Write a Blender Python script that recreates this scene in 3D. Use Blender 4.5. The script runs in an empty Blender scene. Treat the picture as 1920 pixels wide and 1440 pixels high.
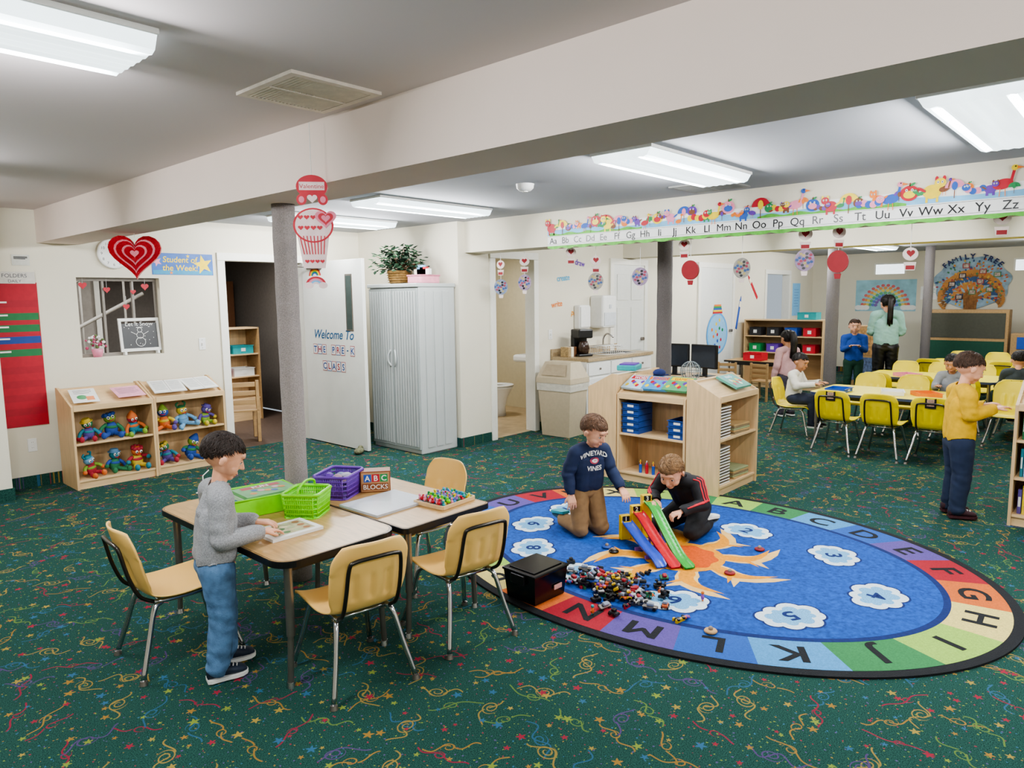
import bpy,bmesh,math,random
import numpy as np
from mathutils import Vector,Matrix,noise
from mathutils.bvhtree import BVHTree
from math import sin,cos,pi,radians,sqrt
random.seed(7)
sc=bpy.context.scene
COL=sc.collection
sc.view_settings.view_transform='AgX'
sc.view_settings.look='AgX - Medium High Contrast'
sc.view_settings.exposure=.25
# ---------------------------------------------------------------- materials
def lin(h):
    if not isinstance(h,str): return tuple(h)
    o=[]
    for i in (0,2,4):
        c=int(h[i:i+2],16)/255
        o.append(c/12.92 if c<=.04045 else ((c+.055)/1.055)**2.4)
    return tuple(o)
MATS={}
def mat(h,r=.6,m=0.,var=.07,ns=25,emit=0,wood=False,bump=0,bs=200,key=None,coat=0):
    k=key or (h,r,m,var,ns,emit,wood,bump)
    if k in MATS: return MATS[k]
    c=lin(h)
    M=bpy.data.materials.new('mat_'+str(len(MATS)))
    M.use_nodes=True
    nt=M.node_tree;N=nt.nodes;L=nt.links
    b=N['Principled BSDF']
    tc=N.new('ShaderNodeTexCoord')
    nz=N.new('ShaderNodeTexNoise');nz.inputs['Scale'].default_value=ns;nz.inputs['Detail'].default_value=2
    if wood:
        mp=N.new('ShaderNodeMapping');mp.inputs['Scale'].default_value=(3,3,.35) if wood=='z' else ((.35,3,3) if wood=='x' else (3,.35,3))
        L.new(tc.outputs['Object'],mp.inputs[0]);L.new(mp.outputs[0],nz.inputs['Vector'])
    else: L.new(tc.outputs['Object'],nz.inputs['Vector'])
    cr=N.new('ShaderNodeValToRGB')
    cr.color_ramp.elements[0].position=.3;cr.color_ramp.elements[1].position=.7
    cr.color_ramp.elements[0].color=tuple(max(0,x*(1-var)) for x in c)+(1,)
    cr.color_ramp.elements[1].color=tuple(min(1,x*(1+var)) for x in c)+(1,)
    L.new(nz.outputs['Fac'],cr.inputs[0]);L.new(cr.outputs[0],b.inputs['Base Color'])
    b.inputs['Roughness'].default_value=r;b.inputs['Metallic'].default_value=m
    b.inputs['Coat Weight'].default_value=coat
    if emit:
        L.new(cr.outputs[0],b.inputs['Emission Color']);b.inputs['Emission Strength'].default_value=emit
        M.cycles.emission_sampling='NONE'
    if bump:
        n2=N.new('ShaderNodeTexNoise');n2.inputs['Scale'].default_value=bs;n2.inputs['Detail'].default_value=1;L.new(tc.outputs['Object'],n2.inputs['Vector'])
        bp=N.new('ShaderNodeBump');bp.inputs['Strength'].default_value=bump;bp.inputs['Distance'].default_value=.01
        L.new(n2.outputs['Fac'],bp.inputs['Height']);L.new(bp.outputs[0],b.inputs['Normal'])
    MATS[k]=M
    return M
class Nd:
    def __init__(s,nt,k): s.nt=nt;s.k=k
    def _o(s,op,*a):
        n=s.nt.nodes.new('ShaderNodeMath');n.operation=op
        for i,x in enumerate(a):
            if isinstance(x,Nd): s.nt.links.new(x.k,n.inputs[i])
            else: n.inputs[i].default_value=x
        return Nd(s.nt,n.outputs[0])
    def __add__(s,o): return s._o('ADD',s,o)
    def __sub__(s,o): return s._o('SUBTRACT',s,o)
    def __mul__(s,o): return s._o('MULTIPLY',s,o)
    def __truediv__(s,o): return s._o('DIVIDE',s,o)
    def __lt__(s,o): return s._o('LESS_THAN',s,o)
    def __gt__(s,o): return s._o('GREATER_THAN',s,o)
    def f(s,op,*a): return s._o(op,s,*a)
def carpet():
    M=bpy.data.materials.new('confetti_carpet');M.use_nodes=True
    nt=M.node_tree;N=nt.nodes;L=nt.links;b=N['Principled BSDF'];b.inputs['Roughness'].default_value=.95
    b.inputs['Specular IOR Level'].default_value=.1
    tc=N.new('ShaderNodeTexCoord');sp=N.new('ShaderNodeSeparateXYZ');L.new(tc.outputs['Object'],sp.inputs[0])
    x=Nd(nt,sp.outputs[0]);y=Nd(nt,sp.outputs[1])
    nz=N.new('ShaderNodeTexNoise');nz.inputs['Scale'].default_value=240;nz.inputs['Detail'].default_value=1
    L.new(tc.outputs['Object'],nz.inputs['Vector'])
    cr=N.new('ShaderNodeValToRGB');e=cr.color_ramp.elements
    e[0].position=.34;e[0].color=(.010,.036,.029,1);e[1].position=.66;e[1].color=(.034,.104,.084,1)
    L.new(nz.outputs['Fac'],cr.inputs[0])
    cur=cr.outputs[0]
    def layer(size,seed,jit=.45):
        X=x/size+seed*.37;Yy=y/size+seed*.61
        ix=X.f('FLOOR');iy=Yy.f('FLOOR')
        cb=N.new('ShaderNodeCombineXYZ');L.new(ix.k,cb.inputs[0]);L.new(iy.k,cb.inputs[1]);cb.inputs[2].default_value=seed
        w=N.new('ShaderNodeTexWhiteNoise');w.noise_dimensions='3D';L.new(cb.outputs[0],w.inputs['Vector'])
        s=N.new('ShaderNodeSeparateColor');L.new(w.outputs['Color'],s.inputs[0])
        r=[Nd(nt,s.outputs[i]) for i in range(3)]
        r+=[(r[0]*17.3).f('FRACT'),(r[1]*29.1).f('FRACT'),(r[2]*41.7).f('FRACT')]
        lx=(X-ix-.5-(r[0]-.5)*jit)*size;ly=(Yy-iy-.5-(r[1]-.5)*jit)*size
        a=r[2]*6.283;ca=a.f('COSINE');sa=a.f('SINE')
        return lx*ca-ly*sa,lx*sa+ly*ca,r
    def paint(mask,rnd,cols):
        nonlocal cur
        c=N.new('ShaderNodeValToRGB');c.color_ramp.interpolation='CONSTANT'
        el=c.color_ramp.elements
        while len(el)<len(cols): el.new(.5)
        for i,h in enumerate(cols): el[i].position=i/len(cols);el[i].color=lin(h)+(1,)
        L.new(rnd.k,c.inputs[0])
        mx=N.new('ShaderNodeMix');mx.data_type='RGBA'
        L.new(mask.k,mx.inputs[0]);L.new(cur,mx.inputs[6]);L.new(c.outputs[0],mx.inputs[7]);cur=mx.outputs[2]
    cols=['842e40','8e703a','607a40','365c76','54446e','8e7a42']
    for seed in (3,9):
        lx,ly,r=layer(.047,seed,.8)
        tri=(ly.f('ABSOLUTE')*1.4+lx.f('ABSOLUTE'))
        paint((tri<(r[4]*.0035+.0026)),r[5],['748a40','8c3a48','5e5280','3c6a86','8c743e','748a40'])
    for seed,size in ((21,.235),(35,.28)):
        lx,ly,r=layer(size,seed,.35)
        A=r[4]*.022+.008;kk=r[3]*30.+30.
        s=(lx*kk+r[5]*6.).f('SINE')*A
        sl=(lx*kk+r[5]*6.).f('COSINE')*A*kk
        d=(ly-s).f('ABSOLUTE')/((sl*sl+1.).f('SQRT'))
        m1=(d<.0032)*((lx.f('ABSOLUTE')-.055).f('ABSOLUTE')<(r[5]*.03+.034))
        cx=lx-.012;an=ly.f('ARCTAN2',cx)/6.2832;rr=(cx*cx+ly*ly*1.6).f('SQRT')
        sp_=(rr/.021-an).f('FRACT')
        m2=((sp_-.5).f('ABSOLUTE')<.15)*(rr<(r[4]*.022+.024))*(rr>.010)
        paint(m1.f('MAXIMUM',m2),r[4],cols)
    for seed,size in ((5,.15),(13,.19)):
        lx,ly,r=layer(size,seed,.8)
        ang=ly.f('ARCTAN2',lx)*(5/6.2832)+5.
        a=(ang.f('FRACT')-.5).f('ABSOLUTE')*2
        rad=(a.f('POWER',1.5)*.6+.4)*(r[3]*.015+.010)
        rr=(lx*lx+ly*ly).f('SQRT')
        paint(rr<rad,r[4],['923040','96743a','7e8e40','3a6482','923040','9a8644'])
    L.new(cur,b.inputs['Base Color'])
    return M
CARPET=carpet()
WALL=mat('dad4c2',.85,var=.02,ns=2)
BEAM=mat('e2d3c9',.85,var=.02,ns=3)
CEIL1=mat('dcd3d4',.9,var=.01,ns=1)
CEIL_DIM=mat('a8aaaf',.9,var=.01,ns=1)  # same ceiling; weaker light past the beam painted in as darker bluish grey
WHITE=mat('e4e4e0',.5,var=.02)
TRIM=mat('e2e0d6',.5,var=.02)
MAPLE=mat('d2b286',.45,wood='z',var=.1,ns=14)
MAPLEX=mat('d6b68a',.45,wood='x',var=.1,ns=14)
MAPLED=mat('a8875c',.5,wood='x',var=.12,ns=14)
LAM=mat('ba945e',.35,wood='y',var=.14,ns=22)
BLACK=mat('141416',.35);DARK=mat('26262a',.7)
CHROME=mat('c8c8cc',.18,1.,var=.02)
STEEL=mat('8c8680',.35,.8,var=.05)
YCH=mat('ffcf7c',.42,var=.02,ns=6);YCH2=mat('f2da28',.4,var=.03,ns=6)
POST=mat('948d8b',1,var=.2,ns=160,bump=.5,bs=220);POST2=mat('6c6766',1,var=.2,ns=160,bump=.5,bs=220)
SKIN=mat('e4a98a',.5,var=.05,ns=18);SKIN2=mat('b98462',.55,var=.06,ns=18)
IRIS=mat('2a1a12',.2);LIP=mat('b8706a',.5)
RED=mat('b8182c',.5);GREEN=mat('1f8a4a',.5);BLUE=mat('1f4fa8',.5);YEL=mat('e8cc28',.45);ORG=mat('e07a24',.5);PUR=mat('6434a0',.5);PINK=mat('e08aa4',.5);TEAL=mat('2a9aa0',.5);LIME=mat('80dc14',.4);LBLUE=mat('7cbce8',.5);CREAM=mat('efe6cc',.6);PAPER=mat('e8e8e4',.7,var=.02);NAVY=mat('1c2740',.8);BROWN=mat('6a4428',.7)
# ---------------------------------------------------------------- mesh builder
_tc={};_bc={}
def tmesh(s,bold=0,sh=0):
    if 'M' in s: bold=0
    k=(s,bold,sh)
    if k in _tc: return _tc[k]
    c=bpy.data.curves.new('tmp','FONT');c.body=s;c.align_x='CENTER';c.size=1;c.offset=bold;c.shear=sh;c.resolution_u=4
    o=bpy.data.objects.new('tmp',c);COL.objects.link(o)
    dg=bpy.context.evaluated_depsgraph_get();me=o.evaluated_get(dg).to_mesh()
    r=([v.co.copy() for v in me.vertices],[list(p.vertices) for p in me.polygons])
    o.evaluated_get(dg).to_mesh_clear();bpy.data.objects.remove(o);bpy.data.curves.remove(c)
    _tc[k]=r;return r
def bevbox(sx,sy,sz,b,seg=2):
    k=tuple(round(q,4) for q in (sx,sy,sz,b))
    if k in _bc: return _bc[k]
    bm=bmesh.new();bmesh.ops.create_cube(bm,size=1)
    for v in bm.verts: v.co=Vector((v.co.x*sx,v.co.y*sy,v.co.z*sz))
    if b>0: bmesh.ops.bevel(bm,geom=list(bm.edges),offset=min(b,.45*min(sx,sy,sz)),segments=seg,affect='EDGES',profile=.5)
    bm.verts.index_update()
    r=([v.co.copy() for v in bm.verts],[[v.index for v in f.verts] for f in bm.faces]);bm.free()
    _bc[k]=r;return r
def cr(pts,n=6):
    P=[Vector(p) for p in pts];o=[]
    Q=[P[0]*2-P[1]]+P+[P[-1]*2-P[-2]]
    for i in range(1,len(Q)-2):
        a,b,c,d=Q[i-1:i+3]
        for j in range(n):
            t=j/n;o.append(.5*((2*b)+(c-a)*t+(2*a-5*b+4*c-d)*t*t+(3*b-a-3*c+d)*t**3))
    o.append(P[-1]);return o
def RZ(a): return Matrix.Rotation(a,4,'Z')
def TR(*a): return Matrix.Translation(Vector(a))
class MB:
    def __init__(s,M=None): s.V=[];s.F=[];s.mi=[];s.sm=[];s.M=M or Matrix()
    def add(s,vs,fs,mi=0,sm=False):
        b=len(s.V);s.V+=[s.M@Vector(v) for v in vs]
        for f in fs: s.F.append([i+b for i in f]);s.mi.append(mi);s.sm.append(sm)
        return s
    def box(s,c,z,mi=0,b=.0,R=None):
        vs,fs=bevbox(z[0],z[1],z[2],b);R=R or Matrix();T=TR(*c)@R
        return s.add([T@v for v in vs],fs,mi)
    def b2(s,x0,y0,z0,x1,y1,z1,mi=0,b=0): return s.box(((x0+x1)/2,(y0+y1)/2,(z0+z1)/2),(abs(x1-x0),abs(y1-y0),abs(z1-z0)),mi,b)
    def cyl(s,p0,p1,r0,r1=None,mi=0,n=14,sm=True):
        p0=Vector(p0);p1=Vector(p1);r1=r0 if r1 is None else r1
        q=(p1-p0).to_track_quat('Z','Y').to_matrix();vs=[]
        for p,r in ((p0,r0),(p1,r1)):
            for i in range(n): vs.append(p+q@Vector((r*cos(2*pi*i/n),r*sin(2*pi*i/n),0)))
        s.add(vs,[[i,(i+1)%n,n+(i+1)%n,n+i] for i in range(n)],mi,sm)
        s.add(vs,[list(range(n))[::-1],list(range(n,2*n))],mi);return s
    def tube(s,pts,r,mi=0,n=8,closed=False):
        P=[Vector(p) for p in pts];m=len(P);vs=[];nrm=None
        for i in range(m):
            t=(P[min(i+1,m-1)]-P[max(i-1,0)])
            if closed: t=P[(i+1)%m]-P[i-1]
            t.normalize()
            if nrm is None: nrm=t.orthogonal().normalized()
            nrm=(nrm-t*nrm.dot(t)).normalized();bn=t.cross(nrm)
            rr=r[i] if isinstance(r,(list,tuple)) else r
            for j in range(n): a=2*pi*j/n;vs.append(P[i]+(nrm*cos(a)+bn*sin(a))*rr)
        fs=[[i*n+j,i*n+(j+1)%n,(i+1)*n+(j+1)%n,(i+1)*n+j] for i in range(m-1) for j in range(n)]
        if closed: fs+=[[(m-1)*n+j,(m-1)*n+(j+1)%n,(j+1)%n,j] for j in range(n)]
        else: fs+=[list(range(n))[::-1],list(range((m-1)*n,m*n))]
        return s.add(vs,fs,mi,True)
    def ell(s,c,r,mi=0,n=14,R=None):
        if isinstance(r,(int,float)): r=(r,r,r)
        T=TR(*c)@(R or Matrix());h=max(6,n*2//3);vs=[T@Vector((0,0,r[2]))]
        for i in range(1,h):
            a=pi*i/h
            for j in range(n): b=2*pi*j/n;vs.append(T@Vector((r[0]*sin(a)*cos(b),r[1]*sin(a)*sin(b),r[2]*cos(a))))
        vs.append(T@Vector((0,0,-r[2])));e=len(vs)-1
        fs=[[0,1+j,1+(j+1)%n] for j in range(n)]
        for i in range(h-2): fs+=[[1+i*n+j,1+(i+1)*n+j,1+(i+1)*n+(j+1)%n,1+i*n+(j+1)%n] for j in range(n)]
        fs+=[[e,1+(h-2)*n+(j+1)%n,1+(h-2)*n+j] for j in range(n)]
        return s.add(vs,fs,mi,True)
    def prism(s,pts,z0,z1,mi=0,ax='z'):
        n=len(pts)
        def V(p,z): return (p[0],p[1],z) if ax=='z' else ((p[0],z,p[1]) if ax=='y' else (z,p[0],p[1]))
        vs=[V(p,z0) for p in pts]+[V(p,z1) for p in pts]
        return s.add(vs,[list(range(n))[::-1],list(range(n,2*n))]+[[i,(i+1)%n,n+(i+1)%n,n+i] for i in range(n)],mi)
    def lathe(s,pr,mi=0,n=24,c=(0,0,0),sy=1):
        vs=[(c[0]+r*cos(2*pi*j/n),c[1]+sy*r*sin(2*pi*j/n),c[2]+z) for r,z in pr for j in range(n)]
        return s.add(vs,[[i*n+j,i*n+(j+1)%n,(i+1)*n+(j+1)%n,(i+1)*n+j] for i in range(len(pr)-1) for j in range(n)],mi,True)
    def cap(s,p0,r0,p1,r1,mi=0,n=14):
        p0=Vector(p0);p1=Vector(p1);d=p1-p0
        if d.length<1e-6: d=Vector((0,0,1e-5))
        q=d.to_track_quat('Z','Y').to_matrix();u=d.normalized();pr=[]
        for a in (-80,-55,-28,0): pr.append((p0+u*r0*sin(radians(a)),r0*cos(radians(a))))
        for a in (0,28,55,80): pr.append((p1+u*r1*sin(radians(a)),r1*cos(radians(a))))
        vs=[p+q@Vector((r*cos(2*pi*j/n),r*sin(2*pi*j/n),0)) for p,r in pr for j in range(n)];m=len(pr)
        return s.add(vs,[[i*n+j,i*n+(j+1)%n,(i+1)*n+(j+1)%n,(i+1)*n+j] for i in range(m-1) for j in range(n)]+[list(range(n))[::-1],list(range((m-1)*n,m*n))],mi,True)
    def poly(s,pts,w,mi=0):
        return s.add([(p[0],p[1],w) for p in pts],[list(range(len(pts)))],mi)
    def rect(s,u0,v0,u1,v1,w,mi=0): return s.poly([(u0,v0),(u1,v0),(u1,v1),(u0,v1)],w,mi)
    def disc(s,u,v,ru,rv,w,mi=0,n=24,rot=0): return s.poly([(u+ru*cos(2*pi*i/n)*cos(rot)-rv*sin(2*pi*i/n)*sin(rot),v+ru*cos(2*pi*i/n)*sin(rot)+rv*sin(2*pi*i/n)*cos(rot)) for i in range(n)],w,mi)
    def ring(s,u,v,a0,b0,a1,b1,w,mi=0,n=96,t0=0,t1=2*pi):
        vs=[];
        for i in range(n+1):
            t=t0+(t1-t0)*i/n;vs+=[(u+a0*cos(t),v+b0*sin(t),w),(u+a1*cos(t),v+b1*sin(t),w)]
        return s.add(vs,[[2*i,2*i+1,2*i+3,2*i+2] for i in range(n)],mi)
    def line(s,pts,wd,w,mi=0):
        for a,b in zip(pts[:-1],pts[1:]):
            dx,dy=b[0]-a[0],b[1]-a[1];l=max(1e-6,sqrt(dx*dx+dy*dy));nx,ny=-dy/l*wd/2,dx/l*wd/2
            s.poly([(a[0]-nx,a[1]-ny),(b[0]-nx,b[1]-ny),(b[0]+nx,b[1]+ny),(a[0]+nx,a[1]+ny)],w,mi)
        return s
    def heart(s,u,v,z,w,mi=0,t=None):
        P=[(u+z*.0312*16*sin(a)**3,v+z*.0312*(13*cos(a)-5*cos(2*a)-2*cos(3*a)-cos(4*a))) for a in [2*pi*i/32 for i in range(32)]][::-1]
        return s.prism(P,t,w,mi) if t is not None else s.poly(P,w,mi)
    def star(s,u,v,r,w,mi=0,k=5,q=.42,rot=0):
        return s.poly([(u+(r if i%2==0 else r*q)*cos(pi/2+rot+pi*i/k),v+(r if i%2==0 else r*q)*sin(pi/2+rot+pi*i/k)) for i in range(2*k)],w,mi)
    def text(s,t,u,v,size,w,mi=0,rot=0,bold=0,sh=0,sx=1):
        vs,fs=tmesh(t,bold,sh);R=Matrix.Rotation(rot,3,'Z')
        return s.add([Vector((u,v,w))+R@Vector((a.x*size*sx,(a.y-.35)*size,0)) for a in vs],fs,mi)
    def slab(s,fn,nu,nv,th,mi=0):
        P=[[Vector(fn(i/nu*2-1,j/nv)) for j in range(nv+1)] for i in range(nu+1)];Q=[]
        for i in range(nu+1):
            q=[]
            for j in range(nv+1):
                a=P[min(i+1,nu)][j]-P[max(i-1,0)][j];b=P[i][min(j+1,nv)]-P[i][max(j-1,0)]
                q.append(P[i][j]-a.cross(b).normalized()*th)
            Q.append(q)
        ok=lambda i,j:0<=i<nu and 0<=j<nv
        W=nv+1;I=lambda i,j:i*W+j;o=(nu+1)*W
        vs=[p for r in P for p in r]+[p for r in Q for p in r];fs=[]
        for i in range(nu):
            for j in range(nv):
                fs.append([I(i,j),I(i+1,j),I(i+1,j+1),I(i,j+1)]);fs.append([o+I(i,j),o+I(i,j+1),o+I(i+1,j+1),o+I(i+1,j)])
                if not ok(i-1,j): fs.append([I(i,j),I(i,j+1),o+I(i,j+1),o+I(i,j)])
                if not ok(i+1,j): fs.append([I(i+1,j+1),I(i+1,j),o+I(i+1,j),o+I(i+1,j+1)])
                if not ok(i,j-1): fs.append([I(i+1,j),I(i,j),o+I(i,j),o+I(i+1,j)])
                if not ok(i,j+1): fs.append([I(i,j+1),I(i+1,j+1),o+I(i+1,j+1),o+I(i,j+1)])
        return s.add(vs,fs,mi,True)
    def mesh(s,name,mats):
        me=bpy.data.meshes.new(name);me.from_pydata([tuple(v) for v in s.V],[],s.F)
        for m in (mats if isinstance(mats,(list,tuple)) else [mats]): me.materials.append(m)
        me.polygons.foreach_set('material_index',s.mi);me.polygons.foreach_set('use_smooth',s.sm);me.update();return me
def ob(name,me,parent=None,M=None,**k):
    o=bpy.data.objects.new(name,me);COL.objects.link(o)
    if parent is not None: o.parent=parent
    if M is not None: o.matrix_local=M
    for a,b in k.items():
        if b is not None: o[a]=b
    return o
def thing(name,label,cat,parts,M=None,group=None):
    M=M if M is not None else Matrix()
    if isinstance(parts,bpy.types.Mesh): return ob(name,parts,None,M,label=label,category=cat,group=group)
    r=ob(name,None,None,M,label=label,category=cat,group=group);r.empty_display_size=.05
    def rec(ps,par):
        for p in ps:
            o=ob(p[0],p[1],par,p[3] if len(p)>3 else None,label=p[4] if len(p)>4 else None)
            if len(p)>2 and p[2]: rec(p[2],o)
    rec(parts,r);return r
def struct(name,mb,mats): return ob(name,mb.mesh(name,mats),None,None,kind='structure')
def at(x,y,z=0,a=0): return TR(x,y,z)@RZ(radians(a))
def wy(x,y,z):   # frame on a wall facing -Y : u=+X v=+Z w=-Y
    return Matrix(((1,0,0,x),(0,0,-1,y),(0,1,0,z),(0,0,0,1)))
def wx(x,y,z):   # frame on a wall facing -X : u=-Y v=+Z w=-X
    return Matrix(((0,0,-1,x),(-1,0,0,y),(0,1,0,z),(0,0,0,1)))
# ---------------------------------------------------------------- room shell
YW,YB,CZ=7.23,5.49,2.4
m=MB();m.b2(-2.6,-3.1,-.1,5.26,YW+.1,0);m.b2(5.26,-3.1,-.1,15.6,YB+.05,0);struct('floor',m,CARPET)
m=MB();m.b2(1.2,YW+.1,-.1,5.26,11.2,-.001);struct('floor.001',m,mat('5a4a40',.5,wood='y',var=.2))
m=MB();m.b2(5.26,YB+.05,-.1,7.8,8.1,-.001);struct('floor.002',m,mat('b09a78',.4,var=.15,ns=8))
def wall_seg(m,axis,c0,c1,s,e,ops,h=CZ):
    ops=sorted(ops);cur=s
    def B(a,b,z0,z1):
        if b-a>1e-4 and z1-z0>1e-4:
            m.b2(a,c0,z0,b,c1,z1) if axis=='x' else m.b2(c0,a,z0,c1,b,z1)
    for a,b,z0,z1 in ops:
        B(cur,a,0,h);B(a,b,0,z0);B(a,b,z1,h);cur=b
    B(cur,e,0,h)
m=MB();wall_seg(m,'x',YW,YW+.12,-2.6,5.32,[(3.5,4.42,0,2.03),(2.13,2.85,1.1,1.83)]);struct('wall_left',m,WALL)
m=MB();m.b2(5.2,YB+.12,0,5.32,YW,CZ);struct('wall_corner',m,WALL)
m=MB();wall_seg(m,'x',YB,YB+.12,5.2,15.6,[(5.74,6.42,0,2.05),(13.1,14.2,0,2.0)]);struct('wall_middle',m,WALL)
m=MB();wall_seg(m,'y',15.5,15.62,-3.1,YB,[(3.72,4.3,1.98,2.2),(1.5,2.0,1.98,2.2)]);struct('wall_far',m,WALL)
m=MB();m.b2(-2.6,-3.2,0,15.6,-3.1,CZ);struct('wall_right',m,WALL)
m=MB();m.b2(-2.7,-3.1,0,-2.6,YW,CZ);struct('wall_back',m,WALL)
m=MB();m.b2(-2.6,6.86,0,1.43,YW,CZ);struct('wall_pier',m,WALL)
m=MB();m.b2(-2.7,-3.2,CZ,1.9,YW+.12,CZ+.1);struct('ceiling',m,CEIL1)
m=MB();m.b2(1.9,-3.2,CZ,15.7,8.1,CZ+.1);struct('ceiling.001',m,CEIL_DIM)
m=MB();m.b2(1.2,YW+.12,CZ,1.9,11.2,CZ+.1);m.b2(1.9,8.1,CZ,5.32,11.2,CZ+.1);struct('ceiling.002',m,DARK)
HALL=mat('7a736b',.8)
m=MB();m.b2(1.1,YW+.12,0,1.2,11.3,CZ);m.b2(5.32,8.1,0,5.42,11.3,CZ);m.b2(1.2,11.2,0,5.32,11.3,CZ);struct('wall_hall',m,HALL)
m=MB();m.b2(5.32,8,0,7.7,8.1,CZ);m.b2(7.7,YB+.12,0,7.8,8.1,CZ);struct('wall_bathroom',m,mat('cfc4a4',.8,var=.03))
m=MB();m.b2(1.85,-3.1,2.12,2.18,YW,CZ);struct('trim_1',m,BEAM)
m=MB();m.b2(5.3,-3.1,2.08,5.62,YB,CZ);struct('trim_2',m,WALL)
m=MB();m.b2(8.3,-3.1,2.12,8.62,YB,CZ);struct('trim_3',m,WALL)
m=MB()
for a,b in ((1.443,3.42),(4.5,5.187)): m.b2(a,YW-.012,0,b,YW,.1)
m.b2(-2.6,6.848,0,1.43,6.86,.1);m.b2(1.43,6.848,0,1.442,YW,.1);struct('baseboard_left',m,CARPET)
m=MB();m.b2(5.188,YB-.012,0,5.2,YW,.1);m.b2(5.2,YB-.012,0,5.66,YB,.1)
m.b2(6.5,YB-.012,0,13.0,YB,.1);m.b2(14.3,YB-.012,0,15.5,YB,.1);struct('baseboard_middle',m,CARPET)
m=MB();m.b2(15.488,-3.1,0,15.5,YB-.013,.1);struct('baseboard_far',m,CARPET)
def casing(x0,x1,y,z,name):
    m=MB();t=.07;m.b2(x0-t,y-.02,0,x0+.012,y+.13,z-.013,b=.004);m.b2(x1-.012,y-.02,0,x1+t,y+.13,z-.013,b=.004);m.b2(x0-t,y-.02,z-.012,x1+t,y+.13,z+t,b=.004);struct(name,m,TRIM)
casing(3.5,4.42,YW,2.03,'trim_4');casing(5.74,6.42,YB,2.05,'trim_5');casing(13.1,14.2,YB,2.0,'trim_6')
m=MB()
for x in (2.13,2.36,2.62,2.83): m.b2(x,YW+.082,1.11,x+.02,YW+.115,1.82)
m.b2(2.131,YW+.08,1.101,2.849,YW+.116,1.13);m.b2(2.131,YW+.08,1.8,2.849,YW+.116,1.829);struct('window_1',m,mat('8a847c',.6))
for i,(a,b) in enumerate(((3.72,4.3),(1.5,2.0))):
    m=MB();m.b2(15.52,a,1.98,15.56,b,2.2,1);m.b2(15.505,a,1.98,15.53,a+.03,2.17);m.b2(15.505,b-.03,1.98,15.53,b,2.17);m.b2(15.504,a,2.17,15.53,b,2.2);struct('window_%d'%(i+2),m,[TRIM,mat('dfe8ee',.4,emit=1.6)])
m=MB()
for i in range(6): m.cyl((1.9+.22*i,8.6,.3),(1.9+.22*i,8.6,1.5+.12*i),.012)
m.cyl((1.7,8.6,1.4),(3.2,8.6,2.2),.03);m.cyl((1.7,8.6,.9),(3.2,8.6,1.7),.02)
thing('stair_railing','pale metal stair railing seen through the hall window','railing',m.mesh('stair_railing',mat('b4b0a8',.5)))
m=MB()
for x in (2.35,2.95): m.b2(x,9.4,0,x+.06,9.46,2.1,0,.004)
m.b2(2.35,9.4,2.1,3.01,9.46,2.16,0,.004);m.b2(2.41,9.42,.02,2.95,9.44,2.1,1)
thing('hall_door_frame','pale framed door seen through the hall window','door',m.mesh('hall_door_frame',[TRIM,mat('9a948c',.6)]))
# ---------------------------------------------------------------- lights
def fixture(x,y,nm='fluorescent_ceiling_light',e=30,L=1.25,W=.4):
    h=MB();h.b2(-L/2,-W/2,-.018,L/2,W/2,0,b=.003)
    d=MB();pr=[(-W/2+.008,-.018),(-W/2+.03,-.055)]+[(-W/2+.03+(W-.06)*i/14,-.060-.004*(i%2)) for i in range(1,14)]+[(W/2-.03,-.055),(W/2-.008,-.018)]
    d.prism(pr,-L/2+.005,L/2-.005,0,'x')
    r=thing(nm,'white wraparound fluorescent fixture on the ceiling','ceiling light',[('housing',h.mesh('housing',WHITE)),('diffuser',d.mesh('diffuser',mat('dceaee',.4,emit=2.2,var=.12,ns=3,wood='x')))],at(x,y,CZ),group='fluorescent ceiling lights')
    for s in (-1,1):
        l=bpy.data.lights.new('lamp','AREA');l.shape='RECTANGLE';l.size=L*.93;l.size_y=.06;l.energy=e;l.color=(.97,.98,1)
        o=bpy.data.objects.new('lamp',l);COL.objects.link(o);o.parent=r;o.location=(0,s*.09,-.095);o.rotation_euler=(s*radians(62),0,0)
for x,y in ((.31,2.44),(3.97,2.24),(3.95,.6),(4.08,4.7),(4.12,6.1)): fixture(x,y,e=27)
for x,y in ((.31,5.2),(.3,-.6),(3.95,-1.4),(7.2,1.2),(7.2,3.4),(10.2,1.6),(10.2,4.0),(13,1.2),(13,3.6)): fixture(x,y,e=27)  # extra fixtures added for illumination, past the second beam and around the camera
for x,y,z,e in ((6.6,6.6,2.3,20),(4.2,8.6,2.3,30),(2.4,8.0,2.3,16)):  # unseen lamps without fixtures, added to brighten the side rooms
    l=bpy.data.lights.new('side_room_fill','AREA');l.size=.4;l.energy=e
    o=bpy.data.objects.new('side_room_fill',l);COL.objects.link(o);o.location=(x,y,z)
w=bpy.data.worlds.new('w');sc.world=w;w.use_nodes=True;w.node_tree.nodes['Background'].inputs[0].default_value=(.7,.8,.9,1);w.node_tree.nodes['Background'].inputs[1].default_value=.5
def vent(x0,y0,x1,y1,mt):
    m=MB();w,h=x1-x0,y1-y0
    m.b2(0,0,-.012,w,.03,0);m.b2(0,h-.03,-.012,w,h,0);m.b2(0,.03,-.012,.03,h-.03,0);m.b2(w-.03,.03,-.012,w,h-.03,0);m.b2(.03,.03,-.003,w-.03,h-.03,-.001,1)
    n=20
    for i in range(n): m.box((.04+(w-.08)*i/(n-1),h/2,-.009),(.009,h-.062,.004),0,0,Matrix.Rotation(.5,4,'Y'))
    m.b2(.031,h/2-.005,-.014,w-.031,h/2+.005,-.002)
    thing('ceiling_vent','louvered air vent set in the ceiling','vent',m.mesh('ceiling_vent',[mt,mat('7c746c')]),TR(x0,y0,CZ))
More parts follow.
